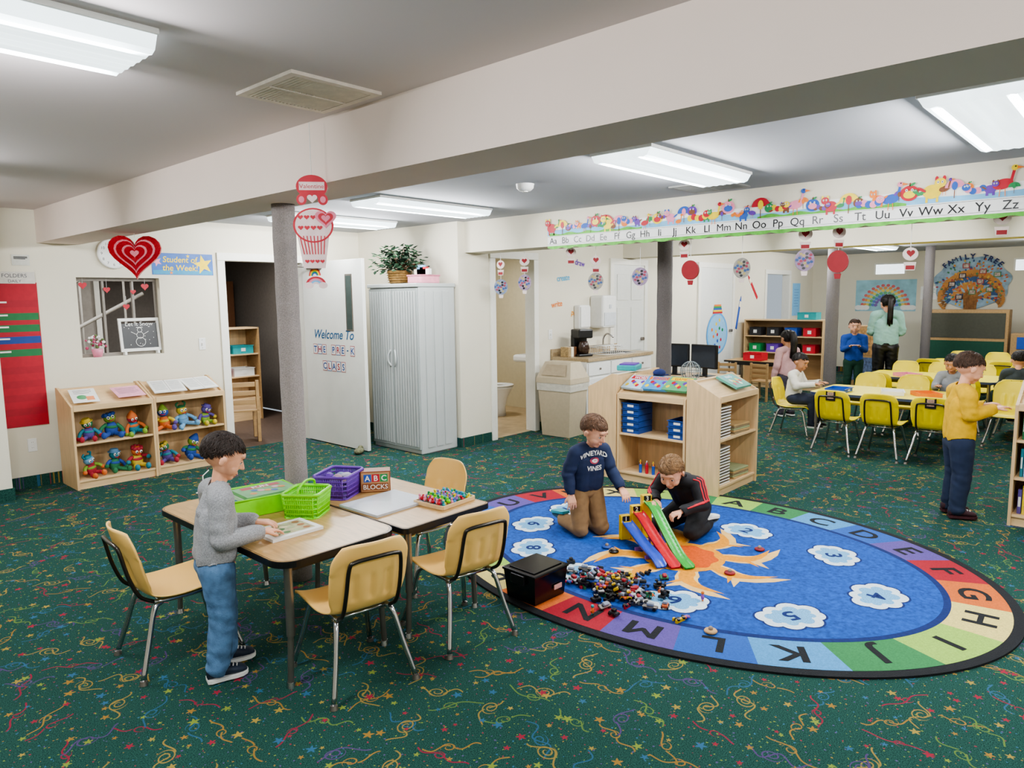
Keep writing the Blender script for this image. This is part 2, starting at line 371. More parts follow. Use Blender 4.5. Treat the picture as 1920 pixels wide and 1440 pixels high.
vent(1.40,2.30,1.79,2.70,mat('e8ded2',.5));vent(4.75,2.3,5.15,2.75,mat('8a8a86',.5))
m=MB();m.lathe([(0,-.05),(.04,-.048),(.06,-.03),(.065,0)],n=24);m.cyl((0,0,-.056),(0,0,-.05),.02)
thing('smoke_detector','round white smoke detector on the ceiling','smoke detector',m.mesh('smoke_detector',WHITE),TR(3.89,3.4,CZ))
# ---------------------------------------------------------------- posts
for x,y,zt,r,l in ((2.09,3.58,2.12,.062,'grey carpet-wrapped post beside the activity table'),(6.28,3.66,2.4,.075,'grey carpet-wrapped post behind the bookcase island'),(10.7,3.5,2.4,.086,'grey carpet-wrapped post near the yellow tables'),(14.0,3.0,2.4,.075,'grey carpet-wrapped post near the tree display')):
    m=MB();m.lathe([(0,0),(r,0)]+[(r+.0015*sin(i*2.1),zt*i/24) for i in range(1,24)]+[(r,zt),(0,zt)],n=28)
    thing('support_column',l,'column',m.mesh('support_column',POST if x<3 else POST2),TR(x,y,0))
# ---------------------------------------------------------------- rug
def rug():
    A,B=1.33,1.74
    cols=[lin(c) for c in ('a01c2c','c8662a','d4c478','94b852','347c48','4c90c4','2458a8','5c4a92')]
    ms=[mat('14171c',.95,bump=.4)]+[mat(c,.95,var=.15,ns=140,key='rug%d'%i) for i,c in enumerate(cols)]
    ms+=[mat('104a9c',.95,var=.35,ns=45),mat('cfdde4',.95,var=.1,ns=120),mat('6fa8d0',.95,var=.3,ns=160),mat('e09422',.95,var=.12,ns=60),mat('cc5410',.95,var=.15,ns=60),mat('0c2460',.95,var=.2,ns=60),mat('e6bc78',.95,var=.1)]
    m=MB()
    E=lambda a,b,n=160:[(a*cos(2*pi*i/n),b*sin(2*pi*i/n)) for i in range(n)]
    m.prism(E(A,B),0,.010,0)
    n=26;ao,bo,ai,bi=A-.05,B-.05,A-.30,B-.31;am,bm=(ao+ai)/2,(bo+bi)/2
    K=2000;ts=[radians(8)-2*pi*j/K for j in range(K+1)];cum=[0]
    for j in range(K): cum.append(cum[-1]+math.hypot(am*(cos(ts[j+1])-cos(ts[j])),bm*(sin(ts[j+1])-sin(ts[j]))))
    def tt(f):
        f=f%1.0;f+=float(np.interp(f,[0,.27,.38,.5,.75,1],[0,0,.019,.021,.011,0]));q=f*cum[-1];return float(np.interp(q,cum,ts))
    for i in range(n):
        t0,t1=tt((i-.5)/n),tt((i+.5)/n)
        if t1>t0: t1-=2*pi
        m.ring(0,0,ai,bi,ao,bo,.0108,1+(i+3)%8,n=8,t0=t1,t1=t0)
    m.poly(E(ai,bi),.0112,14);m.poly(E(ai-.035,bi-.035),.0116,9)
    for i in range(n):
        c=tt(i/n);x,y=am*cos(c),bm*sin(c);nr=math.atan2(y/bm**2,x/am**2);ch='ABCDEFGHIJKLMNOPQRSTUVWXYZ'[i]
        for q in ((-.006,0,.006) if ch=='M' else (0,)):
            m.text(ch,x+q*cos(nr-pi/2),y+q*sin(nr-pi/2),.2,.0116+abs(q)*.01+q*.004,0,rot=nr-pi/2,bold=.02,sx=1.2)
    sx,sy=-.13,-.04
    for k in range(16):
        a=2*pi*k/16;Lr=.50 if k%2 else .64;sg=1 if k%2 else -1
        for sc_,mi,w in ((1,15,.0120),(.72,12,.0125)):
            pts=[]
            def pt(t,e): r=.15+(Lr*(.6+.4*sc_)-.15)*t;aa=a+.24*sin(t*3.6)*sg+e*.27*sc_*(1-t)**.75;return (sx+r*cos(aa),sy+r*sin(aa))
            for t in np.linspace(0,1,9): pts.append(pt(t,1))
            for t in np.linspace(1,0,9)[1:]: pts.append(pt(t,-1))
            m.poly(pts[::-1],w+.00002*k,mi)
    m.disc(sx,sy,.25,.25,.0131,12)
    m.poly([(sx+(.2+.012*sin(q*9))*cos(q),sy+(.2+.012*sin(q*9))*sin(q)) for q in [2*pi*i/60 for i in range(60)]],.0134,13)
    for t,(x,y) in {'9':(3.69,3.17),'8':(3.32,2.86),'7':(3.18,2.35),'6':(3.20,1.78),'5':(3.41,1.25),'4':(3.94,1.0),'3':(4.41,1.37),'2':(4.51,1.97),'1':(4.5,2.6),'10':(4.15,3.2)}.items():
        x-=3.93;y-=2.1;a=math.atan2(y,x);T=Matrix.Rotation(a-pi/2,3,'Z');z_=.0118
        for sc_,mi in ((1.1,14),(1.0,10),(.74,11)):
            m.disc(x,y,.15*sc_,.1*sc_,z_,mi,24,a-pi/2);z_+=.00004
            for q in range(8):
                qa=2*pi*(q+.5)/8;v=T@Vector((.125*cos(qa),.078*sin(qa),0));r_=.052+.008*(q%3)-(1-sc_)*.11;m.disc(x+v.x*(1 if sc_>.9 else .85),y+v.y*(1 if sc_>.9 else .85),r_,r_,z_,mi,18);z_+=.00003
        m.text(t,x,y,.13,.0136,14,rot=a-pi/2,bold=.02,sx=1.2)
    thing('alphabet_rug','oval blue classroom rug with rainbow alphabet border, sun and clouds','rug',m.mesh('alphabet_rug',ms),TR(3.93,2.1,0))
rug()
# ---------------------------------------------------------------- chairs
def chair_parts(mt):
    pr=cr([(.2,.318),(.175,.342),(.08,.338),(-.04,.332),(-.13,.345),(-.178,.39),(-.205,.47),(-.225,.56),(-.25,.655)],8);npr=len(pr)-1
    def fn(u,v):
        i=min(int(v*npr),npr-1);t=v*npr-i;p=pr[i].lerp(pr[i+1],t)
        w=.172-.02*math.exp(-((v-.56)/.12)**2)-.012*max(0,v-.6)
        if v>.9: w-=.045*((v-.9)/.1)**2
        if v<.07: w-=.03*((.07-v)/.07)**2
        bk=min(1,max(0,(v-.5)/.15));z=p[1]+(1-bk)*.018*u**4;x=p[0]+bk*.035*u*u
        if .64<v<.83:
            e=min(1,min(v-.64,.83-v)/.03);rib=sum(math.exp(-((u-c)/.09)**2) for c in (-.42,0,.42));x+=.011*e*rib
        zz=z-(bk*.012*u**4*(1 if v>.85 else 0))
        return (x,u*w,zz)
    sh=MB();sh.slab(fn,32,56,.007,0)
    s=sh.mesh('seat_shell',mt)
    bt=MB();P=[(-.13,-.115,.32),(-.185,-.118,.36),(-.222,-.118,.45),(-.248,-.112,.565),(-.256,-.09,.59),(-.262,0,.595),(-.256,.09,.59),(-.248,.112,.565),(-.222,.118,.45),(-.185,.118,.36),(-.13,.115,.32)]
    bt.tube(cr(P,5),.0085);fr=bt.mesh('back_frame',mat('4a4642',.3,.8))
    uf=MB();
    for y in (-.115,.115): uf.tube(cr([(.13,y,.318),(0,y,.312),(-.13,y,.318)],4),.011)
    uf.tube([(.1,-.115,.312),(.1,.115,.312)],.009);uf.tube([(-.1,-.115,.312),(-.1,.115,.312)],.009)
    u=uf.mesh('seat_frame',CHROME);parts=[('seat_shell',s),('back_frame',fr),('seat_frame',u)]
    for sx in (1,-1):
        for sy in (1,-1):
            l=MB();l.tube(cr([(sx*.1,sy*.115,.312),(sx*.135,sy*.128,.29),(sx*.17,sy*.15,.17),(sx*.215,sy*.185,.012)],5),.0115,n=10)
            f=MB();f.cyl((sx*.215,sy*.185,0),(sx*.213,sy*.184,.018),.017,.014)
            parts.append(('leg',l.mesh('leg',CHROME),[('foot_glide',f.mesh('foot_glide',STEEL))]))
    return parts
CP=chair_parts(YCH);CPY=chair_parts(YCH2)
for x,y,a,l in ((1.25,3.22,-4,'yellow-orange plastic child chair behind the standing boy'),(1.67,2.47,80,'yellow-orange plastic child chair with back to the viewer'),(2.24,2.42,80,'yellow-orange plastic child chair pushed under the table end'),(2.56,3.05,180,'yellow-orange plastic child chair on the far side of the table')):
    thing('child_chair',l,'chair',CP,at(x,y,0,a),group='chairs around the activity table')
YC=[(7.52,2.36,0),(7.52,1.93,0),(7.55,1.5,2),(8.1,3.02,-88),(8.9,2.5,180),(8.9,2.05,178),(8.92,1.6,182),(9.52,2.5,0),(9.52,2.05,0),(9.55,1.6,0),(10.9,2.6,180),(10.9,2.15,180),(10.9,1.7,180),(11.0,1.25,180),(8.9,1.1,180),(9.55,1.1,0),(8.05,.6,0),(8.05,.15,0),(11.9,2.45,0),(11.9,2.0,2),(11.95,1.55,-2),(11.95,1.1,0),(13.25,2.35,180),(13.25,1.85,180)]
cardm=MB();cardm.b2(-.006,-.045,-.05,.0,.045,.05,0);cardm.b2(-.008,-.03,-.03,-.006,.03,.035,1)
cardme=cardm.mesh('name_card',[BLACK,mat('b0907c',.6,var=.4,ns=60)])
for i,(x,y,a) in enumerate(YC):
    thing('child_chair','bright yellow plastic child chair at the long yellow tables','chair',CPY+([('name_card',cardme,None,TR(-.245,0,.6))] if i in(0,2,7,8,9,15,16,19) else []),at(x,y,0,a),group='yellow chairs at the long tables')
# ---------------------------------------------------------------- tables
def rrect(w,h,r,n=8):
    P=[]
    for cx,cy,a in ((w-r,h-r,0),(r,h-r,90),(r,r,180),(w-r,r,270)):
        for i in range(n+1): t=radians(a+90*i/n);P.append((cx+r*cos(t),cy+r*sin(t)))
    return P
def table(x,y,w,h,r,topm,edge,label,grp=None,z=.56,legm=None):
    t=MB();t.prism(rrect(w-.008,h-.008,r),z-.024,z,0);tm=t.mesh('top',topm)
    e=MB();o=rrect(w,h,r);n=len(o);ii=[((p[0]-w/2)*(1-.02/w)+w/2,(p[1]-h/2)*(1-.02/h)+h/2) for p in o]
    vs=[(p[0],p[1],z-.028) for p in o]+[(p[0],p[1],z-.002) for p in o]+[(p[0],p[1],z-.028) for p in ii]+[(p[0],p[1],z+.0006) for p in ii]
    fs=[]
    for i in range(n): j=(i+1)%n;fs+=[[i,j,n+j,n+i],[n+i,n+j,3*n+j,3*n+i],[2*n+j,2*n+i,3*n+i,3*n+j],[j,i,2*n+i,2*n+j]]
    e.add(vs,fs,0)
    a=MB();a.b2(.09,.09,z-.075,w-.09,.105,z-.026);a.b2(.09,h-.105,z-.075,w-.09,h-.09,z-.026);a.b2(.09,.105,z-.075,.105,h-.105,z-.026);a.b2(w-.105,.105,z-.075,w-.09,h-.105,z-.026)
    parts=[('tabletop',tm,None,TR(.004,.004,0)),('edge_band',e.mesh('edge_band',edge)),('apron',a.mesh('apron',BLACK))]
    for lx in (.07,w-.07):
        for ly in (.07,h-.07):
            l=MB();dx=-.012 if lx<w/2 else .012;l.cyl((lx,ly,.22),(lx,ly,z-.026),.018);l.cyl((lx+dx,ly,.02),(lx,ly,.24),.013)
            f=MB();f.cyl((lx+dx,ly,0),(lx+dx,ly,.022),.02,.015);parts.append(('leg',l.mesh('leg',legm or STEEL),[('foot_glide',f.mesh('foot_glide',CHROME))]))
    return thing('activity_table',label,'table',parts,TR(x,y,0),grp)
table(1.37,2.5,.6,1.22,.09,LAM,BLACK,'wood-grain activity table with black edge where the boy stands','activity tables')
table(1.975,2.47,.56,.92,.03,LAM,BLACK,'wood-grain activity table holding the white board and beads','activity tables')
YT=mat('ecd82c',.45,var=.04);YE=mat('2a3a60',.4)
for x,y,w,h in ((7.75,1.35,.85,1.4),(9.75,1.35,.85,1.45),(8.3,-.5,.85,1.4),(10.0,-.3,.85,1.4),(12.15,1.1,.85,1.5)): table(x,y,w,h,.08,YT,YE,'long bright yellow classroom table with metal legs','long yellow tables')
# ---------------------------------------------------------------- bookcases
def bookcase(M,w,d,hb,hf,shelves,label,m1=None,tray=True,grp=None,back=None):
    m1=m1 or MAPLE;t=.019;P=[]
    prof=[(0,.0),(d,0),(d,hb),(d-.05,hb),(0,hf)] if tray else [(0,0),(d,0),(d,hb),(0,hb)]
    for x in (0,w-t): s=MB();s.prism(prof,x,x+t,0,'x');P.append(('side_panel',s.mesh('side_panel',m1)))
    b=MB();b.b2(t,d-.012,.03,w-t,d-.002,hb-.012);P.append(('back_panel',b.mesh('back_panel',back or MAPLE)))
    for z in shelves: s=MB();s.b2(t,.008,z-.018,w-t,d-.012,z,b=.002);P.append(('shelf',s.mesh('shelf',MAPLEX)))
    k=MB();k.b2(t,.02,0,w-t,.035,shelves[0]-.018);P.append(('kickboard',k.mesh('kickboard',MAPLEX)))
    if tray:
        s=MB();s.add([(t,.0,hf-.02),(w-t,.0,hf-.02),(w-t,d-.05,hb-.02),(t,d-.05,hb-.02),(t,.0,hf-.035),(w-t,.0,hf-.035),(w-t,d-.05,hb-.035),(t,d-.05,hb-.035)],[[0,1,2,3],[7,6,5,4],[0,4,5,1],[2,6,7,3],[1,5,6,2],[3,7,4,0]]);s.b2(t,-.004,hf-.04,w-t,.012,hf+.012,b=.003);s.b2(t,d-.06,hb-.03,w-t,d,hb-.012)
        P.append(('display_top',s.mesh('display_top',MAPLEX)))
    else:
        s=MB();s.b2(t,0,hb-.02,w-t,d,hb);P.append(('top_panel',s.mesh('top_panel',MAPLEX)))
    return thing('bookcase',label,'bookcase',P,M,grp)
bookcase(at(1.87,6.76),.67,.4,.86,.72,[.08,.4],'light maple bookcase with slanted display top holding plush dolls',grp='low bookcases along the wall')
bookcase(at(2.55,6.78),.67,.38,.86,.72,[.08,.4],'light maple bookcase with plush dolls and open binders on top',grp='low bookcases along the wall')
bookcase(at(5.14,3.45,0,-90),.66,.33,.92,.76,[.08,.42],'maple bookcase with blue trays and games in the shelf island',grp='bookcase island')
bookcase(at(5.14,2.49),.72,.29,.93,.8,[.08,.46],'maple bookcase with stacked paper trays in the shelf island',grp='bookcase island')
bookcase(at(5.86,3.76,0,180),.72,.3,.93,.8,[.08,.46],'maple bookcase turned away in the shelf island',grp='bookcase island')
bookcase(at(5.80,.68,0,-90),.9,.34,.98,.84,[.08,.34,.6],'maple bookcase with picture books beside the boy in yellow')
def sheet(name,label,cat,M,w,h,mt,draw=None,mats=[],t=.004,group=None):
    m=MB();m.b2(-w/2,-h/2,0,w/2,h/2,t,0)
    if draw: draw(m,t)
    return thing(name,label,cat,m.mesh(name,[mt]+mats),M,group)
def slope(x,y,z,a,rz=0): return TR(x,y,z)@RZ(radians(rz))@Matrix.Rotation(radians(a),4,'X')
def lines(m,t,w=.08,h=.1,mi=1,n=7):
    for i in range(n): m.rect(-w,h-.022*i*(h/.08)-.006,w*(1-.3*(i%3==2)),h-.022*i*(h/.08),t+.0006,mi)
sl=math.degrees(math.atan2(.14,.35))
sheet('printed_page','white printed page with small pictures on the bookcase top','paper',slope(2.02,6.91,.795,sl,-6),.2,.25,PAPER,lambda m,t:(lines(m,t,.07,.1,1,3),m.disc(-.02,-.03,.04,.04,t+.0006,2),m.rect(.01,-.09,.07,-.02,t+.0008,3)),[DARK,GREEN,ORG],.002)
sheet('printed_page','pink printed page lying on the bookcase top','paper',slope(2.38,6.91,.795,sl,4),.24,.2,mat('e0a0b4',.7),lambda m,t:lines(m,t,.09,.07,1,6),[mat('806070')],.002)
for i in range(2):
    sheet('open_binder','open white binder of printed sheets on the bookcase top','binder',slope(2.73+.3*i,6.92,.805,sl,(-4,5)[i]),.29,.24,PAPER,lambda m,t:(m.rect(-.002,-.12,.002,.12,t+.0008,2),[m.rect(s*.07-.055,.09-.02*k-.006,s*.07+.055,.09-.02*k,t+.0006,1) for s in (-1,1) for k in range(9)]),[mat('9a9a9a'),STEEL],.01,'open binders')
def plush(M,cs,i):
    bm=MB();bm.ell((0,0,.06),(.047,.04,.055),0);bm.ell((0,-.006,.075),(.043,.038,.02),1)
    hd=MB();hd.ell((0,-.005,.145),(.043,.038,.038),0)
    for s in (-1,1): hd.ell((s*.016,-.04,.152),(.011,.007,.013),1);hd.ell((s*.016,-.046,.152),(.005,.004,.006),2)
    hd.tube(cr([(-.018,-.04,.132),(0,-.046,.126),(.018,-.04,.132)],4),.003,3)
    hat=MB()
    if i%4==0: hat.cyl((0,0,.168),(0,0,.195),.038,.03);hat.cyl((0,0,.166),(0,0,.172),.05)
    elif i%4==1:
        for k in range(8): a=2*pi*k/8;hat.ell((.033*cos(a),.03*sin(a),.17),.016,0,8)
    elif i%4==2: hat.lathe([(.042,.16),(.03,.185),(.008,.215),(0,.218)],0,16)
    else: hat.tube(cr([(-.03,0,.175),(-.04,0,.2),(-.02,0,.215)],4),.008);hat.tube(cr([(.03,0,.175),(.04,0,.2),(.02,0,.215)],4),.008);hat.ell((0,0,.17),(.035,.032,.018))
    Hm=TR(0,0,.11)@Matrix.Rotation(random.uniform(-.35,.35),4,'Y')@Matrix.Rotation(random.uniform(-.1,.35),4,'X')@TR(0,0,-.11)
    P=[('body',bm.mesh('body',[cs[0],cs[1]])),('head',hd.mesh('head',[cs[2],WHITE,BLACK,RED]),[('hat',hat.mesh('hat',cs[3]))],Hm)]
    for s in (-1,1):
        u=random.uniform(-.03,.04)
        a=MB();a.tube(cr([(s*.035,-.005,.095),(s*.065,-.02,.075+u*.5),(s*(.085-abs(u)*.3),-.035,.05+u)],4),.014,0);a.ell((s*(.088-abs(u)*.3),-.038,.046+u),.018,1,10);P.append(('arm',a.mesh('arm',[cs[1],cs[4]])))
        v=random.uniform(-.02,.03)
        l=MB();l.tube(cr([(s*.02,-.02,.03),(s*.04,-.06,.025),(s*(.05+v),-.095,.02)],4),.017,0);l.ell((s*(.052+v),-.105,.026),(.02,.022,.026),1,10);P.append(('leg',l.mesh('leg',[cs[0],cs[4]])))
    thing('plush_doll','soft colourful plush doll '+('with a brimmed hat','with curly hair','with a cone hat','with looped antennae')[i%4]+' on the shelf','plush toy',P,M@Matrix.Rotation(random.uniform(-.18,.18),4,'Y')@Matrix.Scale(random.uniform(1.02,1.2),4),'plush dolls on the low bookcases')
C5=[mat(h,.8) for h in ('5a4a8c','2c4c94','2c7c8c','a02838','2c7048','c8b040','c86a34','6c9cc0','7c9c38')]
pos=[(2.03,6.9,.4),(2.22,6.93,.4),(2.41,6.9,.4),(2.03,6.9,.08),(2.22,6.93,.08),(2.41,6.9,.08),(2.68,6.9,.4),(2.87,6.93,.4),(3.06,6.9,.4),(2.7,6.92,.08),(2.9,6.92,.08)]
for i,(x,y,z) in enumerate(pos):
    c=[C5[(i*k+j)%9] for j,k in ((0,1),(2,2),(4,4),(5,5),(3,7))];plush(at(x,y,z,random.uniform(-35,35)),c,i)
BT=mat('24488c',.4)
def tray(w,d,h,mt,lm=None):
    m=MB();t=.004;m.b2(-w/2,-d/2,0,w/2,d/2,t)
    for s in (-1,1): m.b2(s*w/2-t/2,-d/2,0,s*w/2+t/2,d/2,h);m.b2(-w/2,s*d/2-t/2,0,w/2,s*d/2+t/2,h-.0005)
    m.b2(-w/2-.008,-d/2-.012,h-.006,w/2+.008,-d/2,h);m.b2(-.03,-d/2-.006,h*.3,.03,-d/2-.002,h*.7,1)
    return m.mesh('storage_tray',[mt,lm or WHITE])
tm=tray(.16,.22,.05,BT)
for i in range(5): thing('storage_tray','small dark blue tray with white label stacked on the shelf','tray',tm,at(5.28,3.33,.42+.054*i,-90),'blue trays in the shelf island')
for i in range(3): thing('storage_tray','small dark blue tray with white label stacked on the shelf','tray',tm,at(5.28,2.88,.42+.054*i,-90),'blue trays in the shelf island')
for i in range(14):
    m=MB();m.cyl((0,0,0),(0,0,.075),.013,mi=0);m.cyl((0,0,.075),(0,0,.1),.008,.004,1)
    thing('paint_bottle','small squeeze bottle with coloured cap on the lower shelf','bottle',m.mesh('paint_bottle',[(BLUE,NAVY,RED,PUR)[i%4],(ORG,YEL,RED,WHITE)[i%4]]),TR(5.2+.05*(i%2),2.86+.032*i,.08),'paint bottles')
sl2=math.degrees(math.atan2(.16,.28))
def cover(title,cs):
    def f(m,t):
        m.rect(-.1,.04,.1,.085,t+.0005,1);m.text(title,0,.062,.045,t+.001,2,bold=.02)
        for k in range(7): m.disc(-.08+.027*k,-.02+.03*((k*3)%4-1.5)*.6,.017,.02,t+.0006+k*.0001,3+k%3)
    return f
for i,(y,t) in enumerate(((3.32,'WORD'),(3.12,'BINGO'),(2.92,'GAMES'))):
    M=TR(5.27,y,.845+.006*i)@RZ(radians(-90+(-8,4,-3)[i]))@Matrix.Rotation(radians(sl2),4,'X')
    sheet('board_game_box','flat colourful game box on the bookcase top','game box',M,.24,.19,[mat('b0c8d8'),mat('4a90c0'),mat('58a070')][i],cover(t,0),[(RED,ORG,YEL)[i],(WHITE,BLUE,RED)[i],YEL,RED,PUR],.02,'game boxes on the island')
sheet('picture_book','green covered picture book on the bookcase top','book',TR(5.62,2.61,.875)@Matrix.Rotation(radians(24),4,'X'),.28,.2,mat('4f9a88',.5),cover('READ',0),[TEAL,WHITE,RED,CREAM,YEL],.018)
m=MB();m.ell((0,0,.03),(.07,.05,.035));m.prism([(-.03,-.05),(.09,-.04),(.1,.03),(-.02,.05)],.0,.012)
thing('cloth_cap','dark blue cloth cap on the bookcase top','cap',m.mesh('cloth_cap',mat('202c60',.9)),TR(5.42,3.2,.906))
m=MB();m.b2(-.12,-.09,0,.12,.09,.05,b=.01);m.b2(-.1,-.07,.05,.1,.07,.06,1)
thing('supply_box','small teal supply box on the bookcase top','box',m.mesh('supply_box',[TEAL,PUR]),at(5.5,3.56,.935,20))
for z0,n in ((.08,13),(.46,11)):
    for i in range(n):
        m=MB();m.b2(-.11,-.11,0,.11,.11,.016,0,.002);m.b2(-.106,-.1105,.003,.106,-.108,.013,1)
        thing('workbook','thin stacked workbook on the bookcase shelf','book',m.mesh('workbook',[(mat('8a7a64'),mat('6f6a5c'),mat('a89878'),mat('705848'))[(i*7)%4],PAPER]),at(5.29,2.63,z0+.024*i,random.uniform(-3,3)),'stacked workbooks')
for i in range(10):
    m=MB();m.b2(-.13,-.1,0,.13,.1,.014,0,.002);thing('puzzle_board','flat wooden puzzle board on the bookcase shelf','puzzle',m.mesh('puzzle_board',[(mat('b89868'),mat('9aa078'),mat('88785c'))[i%3]]),at(5.62,2.62,.08 if i<5 else .46,random.uniform(-5,5))@TR(0,0,.016*(i%5)),'puzzle boards')
for lv,z0 in enumerate((.08,.34,.6)):
    y=.64
    for i in range(12):
        t=random.uniform(.02,.038);h=random.uniform(.17,.22)
        m=MB();m.b2(0,0,0,.16,t-.004,h,0,.002);m.b2(.006,.003,.004,.162,t-.007,h-.006,1);m.b2(-.0005,.004,h*.3,.001,t-.008,h*.7,2)
        y-=t;thing('picture_book','upright picture book with a coloured spine','book',m.mesh('picture_book',[C5[(i*5+lv*2)%9],PAPER,(WHITE,YEL,NAVY)[i%3]]),TR(5.85,y,z0),'picture books in the bookcase')
# ---------------------------------------------------------------- wall left items
CRED=mat('a81428',.6)
def chart(m,t):
    for i,(v,c) in enumerate(((.47,1),(.36,2),(.26,2),(.16,3),(.05,2),(-.1,1),(-.22,1),(-.34,1),(-.46,1))):
        m.rect(-.155,v-.06,.155,v,t+.0008,c)
        if i<5: m.rect(-.15,v-.024,-.07,v-.010,t+.0014,4)
sheet('pocket_chart','tall red fabric pocket chart with green and blue pockets','pocket chart',wy(1.66,YW,1.16),.32,1.24,CRED,chart,[mat('9c1226',.6),mat('1c6c3c'),mat('1c3f88'),PAPER],.008)
def fs(m,t): m.text('FOLDERS',.02,.018,.045,t+.001,1);m.text('DAILY',.02,-.028,.035,t+.001,1);m.line([(-.16,.0),(-.14,-.03),(-.11,.04)],.012,t+.001,2)
sheet('wall_sign','small paper sign with a red tick above the pocket chart','sign',wy(1.64,YW-.012,1.82),.34,.1,mat('c8c4bc'),fs,[mat('505058'),RED])
sheet('paper_notice','small framed notice card high on the wall','notice',wy(1.72,YW,1.97),.13,.09,mat('c8c8c0'),lambda m,t:lines(m,t,.05,.03,1,3),[DARK])
m=MB();m.lathe([(0,0),(.13,0),(.14,.02),(.128,.035),(.122,.02),(0,.02)],n=36)
m.disc(0,0,.12,.12,.021,1,36)
for i in range(12): a=pi/2-2*pi*(i+1)/12;m.text(str(i+1),.1*cos(a),.1*sin(a),.035,.0216,2)
m.line([(0,0),(.02,.07)],.008,.023,2);m.line([(0,0),(.06,-.03)],.01,.024,2)
thing('wall_clock','round white wall clock with black numerals','clock',m.mesh('wall_clock',[WHITE,PAPER,BLACK]),wy(2.45,YW,2.05))
def sow(m,t):
    m.rect(-.29,-.1,.29,-.06,t+.0005,1);m.star(.2,0,.1,t+.001,2,rot=.2);m.star(-.25,.02,.05,t+.001,3,rot=.4);m.star(.05,.08,.02,t+.001,2);m.star(-.12,-.085,.02,t+.001,4)
    m.text('Student of',-.03,.045,.08,t+.0016,2,bold=.012,sh=.1);m.text('the Week!',-.03,-.035,.08,t+.0016,2,bold=.012,sh=.1)
sheet('wall_banner','blue banner with yellow stars and award lettering on the wall','banner',wy(3.09,YW,1.97),.6,.21,mat('1f5ca8',.5,var=.2,ns=10),sow,[mat('2f90b8'),mat('f4d420'),PINK,ORG],.003)
m=MB();m.b2(-.035,-.06,0,.035,.06,.006,0,.003);m.b2(-.006,-.012,.006,.006,.012,.018,0);
for v in (-.04,.04): m.disc(0,v,.004,.004,.0065,1,8)
SW=m.mesh('light_switch',[WHITE,STEEL]);thing('light_switch','white light switch plate on the wall','light switch',SW,wy(3.23,YW,1.17));thing('light_switch','white light switch plate on the wall','light switch',SW,wy(6.72,YB,1.15))
m=MB();m.b2(-.035,-.058,0,.035,.058,.006,0,.003)
for v in (-.024,.024): m.disc(0,v,.016,.014,.0066,1,16);m.rect(-.007,v-.004,-.005,v+.006,.007,2);m.rect(.005,v-.004,.007,v+.006,.007,2)
thing('wall_outlet','white electrical outlet on the wall','outlet',m.mesh('wall_outlet',[WHITE,PAPER,BLACK]),wy(1.68,YW,.37))
b=MB();b.b2(-.17,-.01,.03,.17,.0,.3,0)
f=MB();
for a in ((-.185,0,.185,.03),(-.185,.29,.185,.32),(-.185,.03,-.16,.29),(.16,.03,.185,.29)): f.b2(a[0],-.02,a[1]+.03,a[2],.002,a[3]+.03,0,.003)
f.b2(-.16,-.03,0,-.14,.04,.03);f.b2(.14,-.03,0,.16,.04,.03)
b.M=Matrix(((1,0,0,0),(0,0,-1,-.011),(0,1,0,0),(0,0,0,1)));b.text('Let it Snow',0,.295,.055,.002,1)
for v,r in ((.12,.045),(.185,.033),(.235,.023)): b.ring(0,v,r-.004,r-.004,r,r,.002+v*.002,1,24)
b.line([(-.03,.26),(.03,.26)],.006,.003,1);b.line([(-.03,.19),(-.08,.22)],.004,.003,1);b.line([(.03,.19),(.08,.22)],.004,.003,1)
for i in range(14): b.disc(random.uniform(-.14,.14),random.uniform(.07,.27),.004,.004,.0034+i*.00005,1,6)
thing('small_chalkboard','small white-framed chalkboard with a chalk snowman on the ledge','chalkboard',[('board',b.mesh('board',[BLACK,PAPER])),('frame',f.mesh('frame',PAPER))],TR(2.66,YW+.05,1.1)@Matrix.Rotation(-.12,4,'X'))
m=MB();m.lathe([(0,0),(.035,0),(.05,.07),(.045,.075),(0,.07)],n=20)
l=MB()
for i in range(60):
    a=random.uniform(0,2*pi);r=random.uniform(0,.09);z=.1+random.uniform(0,.1)-r*.3;l.ell((r*cos(a),r*sin(a)*.6,z),random.uniform(.008,.016),i%3,6)
thing('potted_flowers','small pot of pink and white flowers on the window ledge','flowers',[('pot',m.mesh('pot',PINK)),('blooms',l.mesh('blooms',[PAPER,mat('b04468'),mat('5a6a3c')]))],TR(2.27,YW+.04,1.1))
for i,(u,v,s) in enumerate(((2.2,1.76,.07),(2.40,1.72,.06),(2.56,1.56,.06),(2.74,1.75,.07),(2.63,1.70,.05))):
    m=MB();m.heart(0,0,s,.004,0,0);m.line([(0,s*.3),(0,.1)],.002,.002,1);thing('paper_heart','small red paper heart hanging in the window','heart',m.mesh('paper_heart',[RED,WHITE]),wy(u,YW+.075,v),'paper hearts in the window')
